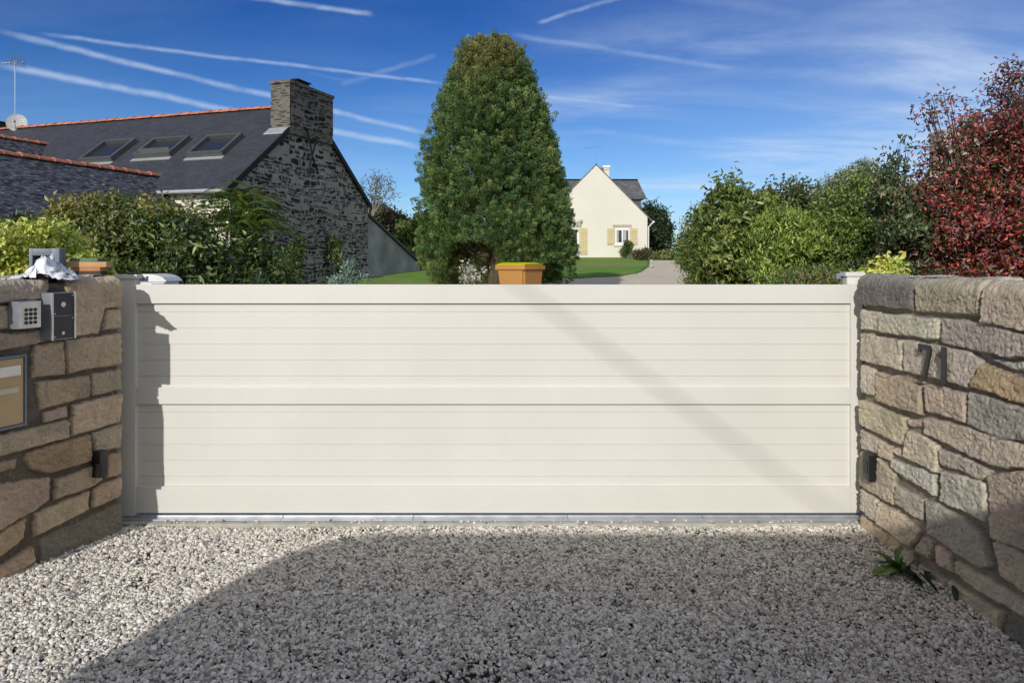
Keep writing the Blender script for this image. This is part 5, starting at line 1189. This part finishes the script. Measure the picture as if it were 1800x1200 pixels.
def build_right_plants():
    plant('wispy_tree', 'feathery olive conifer-like tree beside the driveway, left of the big camellia', 'tree', [LB(1238, 440, 34, 42, 16, .6), LB(1228, 478, 30, 30, 16, .6), LB(1250, 400, 22, 36, 16.2, .5), LB(1222, 405, 16, 18, 16, .3, .35)], 900, .13, .022, OLIVE + GREEN[:3], per=14, rad=.12, up=.7, shell=.3, mat='conifer')
    plant('camellia_tree', 'large glossy-leaved green shrub tree with domed top beside the driveway', 'shrub', [LB(1288, 352, 24, 36, 11, .4), LB(1272, 408, 40, 46, 11, .6), LB(1325, 398, 40, 36, 11, .6), LB(1290, 460, 60, 50, 10.8, .7), LB(1330, 500, 80, 50, 11, .7)], 2500, .105, .045, [(.05, .08, .022, 3), (.10, .14, .033, 4), (.17, .21, .05, 3), (.25, .27, .08, 1)], per=14, rad=.10, up=.25, lumps=.28, gap=.08)
    plant('camellia_tree', 'glossy green shrub with pale tips behind the yellow-green shrub', 'shrub', [LB(1375, 355, 36, 30, 12.2, .6), LB(1400, 380, 40, 36, 12.2, .6), LB(1385, 440, 60, 70, 12.2, .7)], 1000, .10, .045, [(.05, .07, .025, 3), (.09, .11, .04, 3), (.16, .17, .08, 1.5)], per=13, rad=.11, tw=flecks([(.36, .34, .18)], .05))
    plant('laurel_shrub', 'bright yellow-green shrub with upright leaves in front of the camellias', 'shrub', [LB(1370, 415, 34, 36, 9.4, .4), LB(1395, 440, 38, 40, 9.2, .4), LB(1350, 450, 30, 36, 9.2, .35), LB(1385, 495, 60, 36, 9.2, .4)], 1500, .075, .024, [(.12, .18, .032, 3), (.20, .27, .05, 4), (.31, .36, .08, 3), (.07, .11, .025, 3)], per=11, rad=.09, up=.9, gap=.12)
    plant('evergreen_tree', 'dark spiky evergreen standing out behind the yellow-green shrub', 'tree', [LB(1432, 355, 20, 22, 13.5, .4), LB(1430, 395, 34, 40, 13.5, .6), LB(1455, 440, 50, 70, 13.5, .7)], 700, .12, .03, DGREEN, per=14, rad=.10, up=.6, mat='conifer')
    plant('olive_tree', 'pale grey-green domed tree showing above the dark hedge', 'tree', [LB(1482, 318, 26, 16, 15, .5), LB(1510, 312, 26, 20, 15, .5), LB(1500, 350, 50, 40, 15, .7)], 800, .10, .028, [(.13, .16, .12, 3), (.20, .24, .18, 3), (.28, .31, .24, 2)], per=14, rad=.10)
    plant('privet_shrub', 'tall mid-green small-leaved shrub in front of the pale grey-green tree', 'shrub', [LB(1490, 385, 62, 50, 9.6, .6), LB(1535, 355, 52, 46, 9.6, .6), LB(1480, 440, 70, 60, 9.4, .6), LB(1550, 440, 60, 62, 9.4, .6), LB(1500, 510, 100, 50, 9.4, .6)], 2900, .062, .026, [(.07, .12, .025, 3), (.12, .18, .035, 4), (.20, .26, .06, 3), (.05, .075, .025, 3)], per=14, rad=.085, up=.5, gap=.05, tw=flecks([(.30, .34, .08)], .04))
    plant('slender_shrub', 'slender open-branched green shrub reaching up beside the red tree', 'shrub', [LB(1572, 300, 24, 28, 7.4, .22, 1.0), LB(1588, 262, 12, 28, 7.4, .1, 1.6), LB(1540, 290, 22, 12, 7.4, .12, 1.0), LB(1575, 350, 40, 40, 7.4, .35), LB(1590, 420, 50, 60, 7.4, .4), LB(1580, 500, 60, 50, 7.4, .4)], 1150, .055, .024, [(.035, .06, .025, 4), (.06, .09, .035, 3), (.12, .15, .07, 2), (.14, .08, .05, .5)], per=10, rad=.06, up=.8, shell=.35, gap=.12, stems=4, tr=.35)
    plant('yellow_shrub', 'small bright yellow-green shrub just above the corner of the right wall', 'shrub', [LB(1548, 474, 30, 22, 6.2, .22), LB(1530, 500, 40, 24, 6.2, .25)], 190, .06, .032, YGREEN, per=10, rad=.06)
    RED = [(.05, .020, .022, 4), (.10, .032, .035, 4), (.26, .045, .045, 3.5), (.46, .08, .06, 2.4), (.22, .15, .14, 3), (.07, .09, .03, 1.5), (.28, .22, .07, .7)]
    lob = [LB(1778, 155, 28, 44, 7.2, .3, .8), LB(1745, 215, 36, 40, 7.2, .35, .6), LB(1652, 190, 30, 40, 7.2, .22, .9), LB(1680, 245, 40, 36, 7.2, .3, .8), LB(1650, 285, 34, 30, 7.2, .25, .5), LB(1780, 255, 70, 60, 7.2, .5), LB(1700, 320, 62, 48, 7.2, .45), LB(1640, 360, 42, 36, 7.2, .3, 1.2), LB(1780, 355, 85, 70, 7.2, .6), LB(1700, 420, 95, 60, 7.2, .55), LB(1800, 450, 100, 70, 7.2, .6), LB(1700, 500, 100, 40, 7.2, .5), LB(1880, 300, 80, 150, 7.4, .7)]
    def tw(P, T):
        f = flecks([(.10, .13, .04), (.30, .26, .08)], .05)
        h = np.clip((P[:, 2] - 2.6) / 1.0, 0, 1)[:, None] * .45; T = T * (1 - h) + np.array((.13, .08, .085)) * h
        return f(P, T)
    plant('red_leaf_tree', 'tall red and maroon leaved tree behind the right stone wall', 'tree', lob, 8200, .052, .022, RED, per=13, rad=.075, up=.1, gap=.05, tw=tw, stems=4, tr=.6, base=((1745 - 900) / F * 7.2, 7.2), shell=.28)
    plant('flowering_shrub', 'low green shrub with small pink flowers just behind the gate', 'shrub', [LB(1440, 497, 60, 20, 6.4, .2), LB(1390, 500, 30, 22, 6.4, .18), LB(1495, 497, 26, 22, 6.4, .18), LB(1440, 530, 90, 30, 6.4, .25)], 650, .045, .012, GREEN[1:] + OLIVE[:2], per=14, rad=.05, up=.9, tw=flecks([(.42, .10, .14)], .035))
    # beyond the lawn
    plant('clipped_bush', 'dark rounded clipped bush under the shuttered window', 'shrub', [(7.15, 46.6, 2.45, .43, .43, .50, 1)], 260, .12, .05, DGREEN, per=14, rad=.07, lumps=.04, mat='conifer')
    plant('brown_bush', 'brownish bush at the right corner of the cream house', 'shrub', [LB(1128, 451, 12, 13, 44, .4), LB(1137, 455, 9, 9, 44, .3)], 200, .14, .06, [(.06, .06, .03, 2), (.12, .09, .05, 2)], per=12, rad=.1)
    plant('dark_tree', 'dark green tree behind the right side of the cream house', 'tree', [LB(1147, 385, 20, 26, 62, 1.2), LB(1158, 412, 20, 24, 62, 1.2), LB(1146, 425, 26, 22, 62, 1.3)], 800, .30, .13, [(.02, .035, .015, 3), (.035, .055, .02, 3), (.05, .07, .03, 1)], per=14, rad=.28)
    for i, (a, y, rx, ry, D, pal, lab) in enumerate(((1152, 455, 14, 12, 50, GREEN, 'green hedge plant right of the brown bush'), (1176, 457, 16, 12, 47, OLIVE, 'olive low hedge at the end of the driveway'), (1200, 460, 16, 14, 40, GREEN, 'low green shrub at the driveway end beside the wispy tree'), (1166, 444, 14, 9, 70, DGREEN, 'dark low hedge far behind the driveway end'))):
        plant('far_hedge', lab, 'hedge', [LB(a, y, rx, ry, D, .8), LB(a + 8, y + 6, rx, ry, D, .8)], 260, .2, .08, pal, per=12, rad=.14, trunk=False)
    # distant rise of woodland
    n = 1500; x = RS.uniform(-260, 320, n); y = RS.uniform(230, 300, n); hgt = RS.uniform(4, 9, n) + 3 * vnoise(x * .02, y * .02, 4)
    C = np.stack([x, y, np.zeros(n)], 1); C[:, 2] = GH(x, y) + hgt * RS.rand(n); C = np.repeat(C, 10, 0) + RS.normal(0, 1.6, (n * 10, 3)); N = len(C)
    o = leaf_mesh('far_wood', C, rnd_dir(N), rnd_dir(N), np.full(N, 2.6), np.full(N, 1.6), np.array([(.05, .085, .06)]) * RS.uniform(.7, 1.3, (N, 1)), M['leaf'], None)
    tag(o, 'far low wood along the horizon beyond the driveway', 'wood', kind='stuff')
build_right_plants()

def build_weed():
    p = Vector((2.015, 3.83, .0)); k = thing('weed', 'broad-leaved green weed growing where the gravel meets the right wall', 'weed', p)
    V = []; Fc = []; T = []
    for i in range(26):
        a = random.uniform(.55, 6.0); ln = random.uniform(.10, .19); wd = ln * random.uniform(.22, .34); el = random.uniform(.35, 1.25); back = i > 15
        ox, oy = (random.uniform(-.03, .03), random.uniform(-.03, .03)) if not back else (random.uniform(-.02, .07), random.uniform(-.42, -.05))
        dr = Vector((math.cos(a), math.sin(a), 0)); sd = Vector((-dr.y, dr.x, 0)); col = random.choice([(.09, .17, .04), (.15, .25, .06), (.06, .12, .035)]) if not back else (.02, .035, .02)
        if dr.x > .5: dr.x *= .3
        b = len(V); S_ = 7
        for j in range(S_ + 1):
            f = j / S_; w = wd * math.sin(math.pi * min(1, f * .92 + .06)) ** .7 * .5; h = math.sin(el) * ln * f - .9 * ln * f * f * math.cos(el) * .6
            c = Vector((ox, oy, .01)) + dr * (ln * f * math.cos(el * .7)) + Vector((0, 0, max(h, .0)))
            for s in (-1, 0, 1): V.append(c + sd * w * s + Vector((0, 0, abs(s) * w * .35))); T.append([v * (1.25 if s == 0 else 1) for v in col])
        for j in range(S_):
            for s in (0, 1): Fc.append((b + j * 3 + s, b + j * 3 + s + 1, b + j * 3 + s + 4, b + j * 3 + s + 3))
    mesh_obj('leaves', V, Fc, M['leaf'], k, smooth=True, cols=np.array(T))
build_weed()

# ------------------------------------------------------------------ behind the viewer: the van and the cable that throw the shadows
def build_van():
    t = thing('van', 'tall white van parked behind the viewer, seen only by its shadow on the gravel', 'van', (0, -2.3, 0)); off = (0, 2.3, 0)
    prof = [(-3.13, .38), (-3.13, 2.32), (-3.09, 2.48), (-2.96, 2.59), (-2.70, 2.645), (1.35, 2.645), (1.7, 2.50), (2.3, 1.72), (2.95, 1.38), (3.1, 1.0), (3.1, .38)]
    mb = MB(); mb.poly([(x, -1.30, z) for x, z in prof], (0, -1.98, 0)); bmesh.ops.bevel(mb.bm, geom=[e for e in mb.bm.edges if abs(e.verts[0].co.y - e.verts[1].co.y) < 1e-5], offset=.07, segments=3, affect='EDGES')
    mb.build('body', M['vanwhite'], t, True).location = off
    mb = MB(); mb.poly([(1.72, -1.45, 2.44), (2.27, -1.45, 1.76), (2.27, -3.13, 1.76), (1.72, -3.13, 2.44)], (.03, 0, .025)); mb.build('windscreen', M['glass'], t).location = off
    for y in (-1.296, -3.286):
        mb = MB(); mb.poly([(.75, y, 1.45), (2.25, y, 1.45), (1.75, y, 2.1), (.75, y, 2.1)], (0, .006 if y > -2 else .002, 0)); mb.build('side_window', M['glass'], t).location = off
    for x in (-2.1, 2.1):
        for y in (-1.34, -3.24):
            mb = MB(); mb.cyl((x, y, .34), (x, y - (.22 if y > -2 else -.22), .34), .34, seg=28); wl = mb.build('wheel', M['black'], t, True); wl.location = off
    for y in (-1.5, -3.08):
        mb = MB(); mb.box((3.09, y, .95), (.06, .28, .2), bev=.02); mb.build('headlight', M['glass'], t).location = off
    mb = MB(); mb.box((3.1, -2.29, .5), (.12, 1.96, .22), bev=.03); mb.build('bumper', M['black'], t).location = off
build_van()
def build_cable():
    # the straight shadow across the gate lies in the plane through the sun and these two gate points
    a = Vector((gx(905), YG, gzp(500))); b = Vector((gx(1450), YG, gzp(890)))
    n = (b - a).cross(SV).normalized()
    z = 7.6
    def solve(y, z):   # x on that plane
        return a.x - (n.y * (y - a.y) + n.z * (z - a.z)) / n.x
    pts = []
    for i in range(13):
        f = i / 12; y = -2.0 - 20 * f; pts.append(Vector((solve(y, z), y, z)))
    k = MB(); k.tube(pts, .0095, 6); o = k.build('overhead_cable', M['black']); tag(o, 'black overhead service cable between two poles behind the viewer', 'cable')
    for p, lab in ((pts[0], 'wooden pole at the near end of the overhead cable'), (pts[-1], 'wooden pole at the far end of the overhead cable')):
        t = thing('utility_pole', lab, 'pole', (p.x, p.y, -.03), 'poles carrying the cable')
        mb = MB(); mb.cyl((0, 0, 0), (0, 0, 7.9), .13, .09, 12); mb.build('shaft', M['wood'], t, True)
        mb = MB(); mb.box((0, 0, 7.55), (.9, .1, .1)); mb.build('crossarm', M['wood'], t)
build_cable()
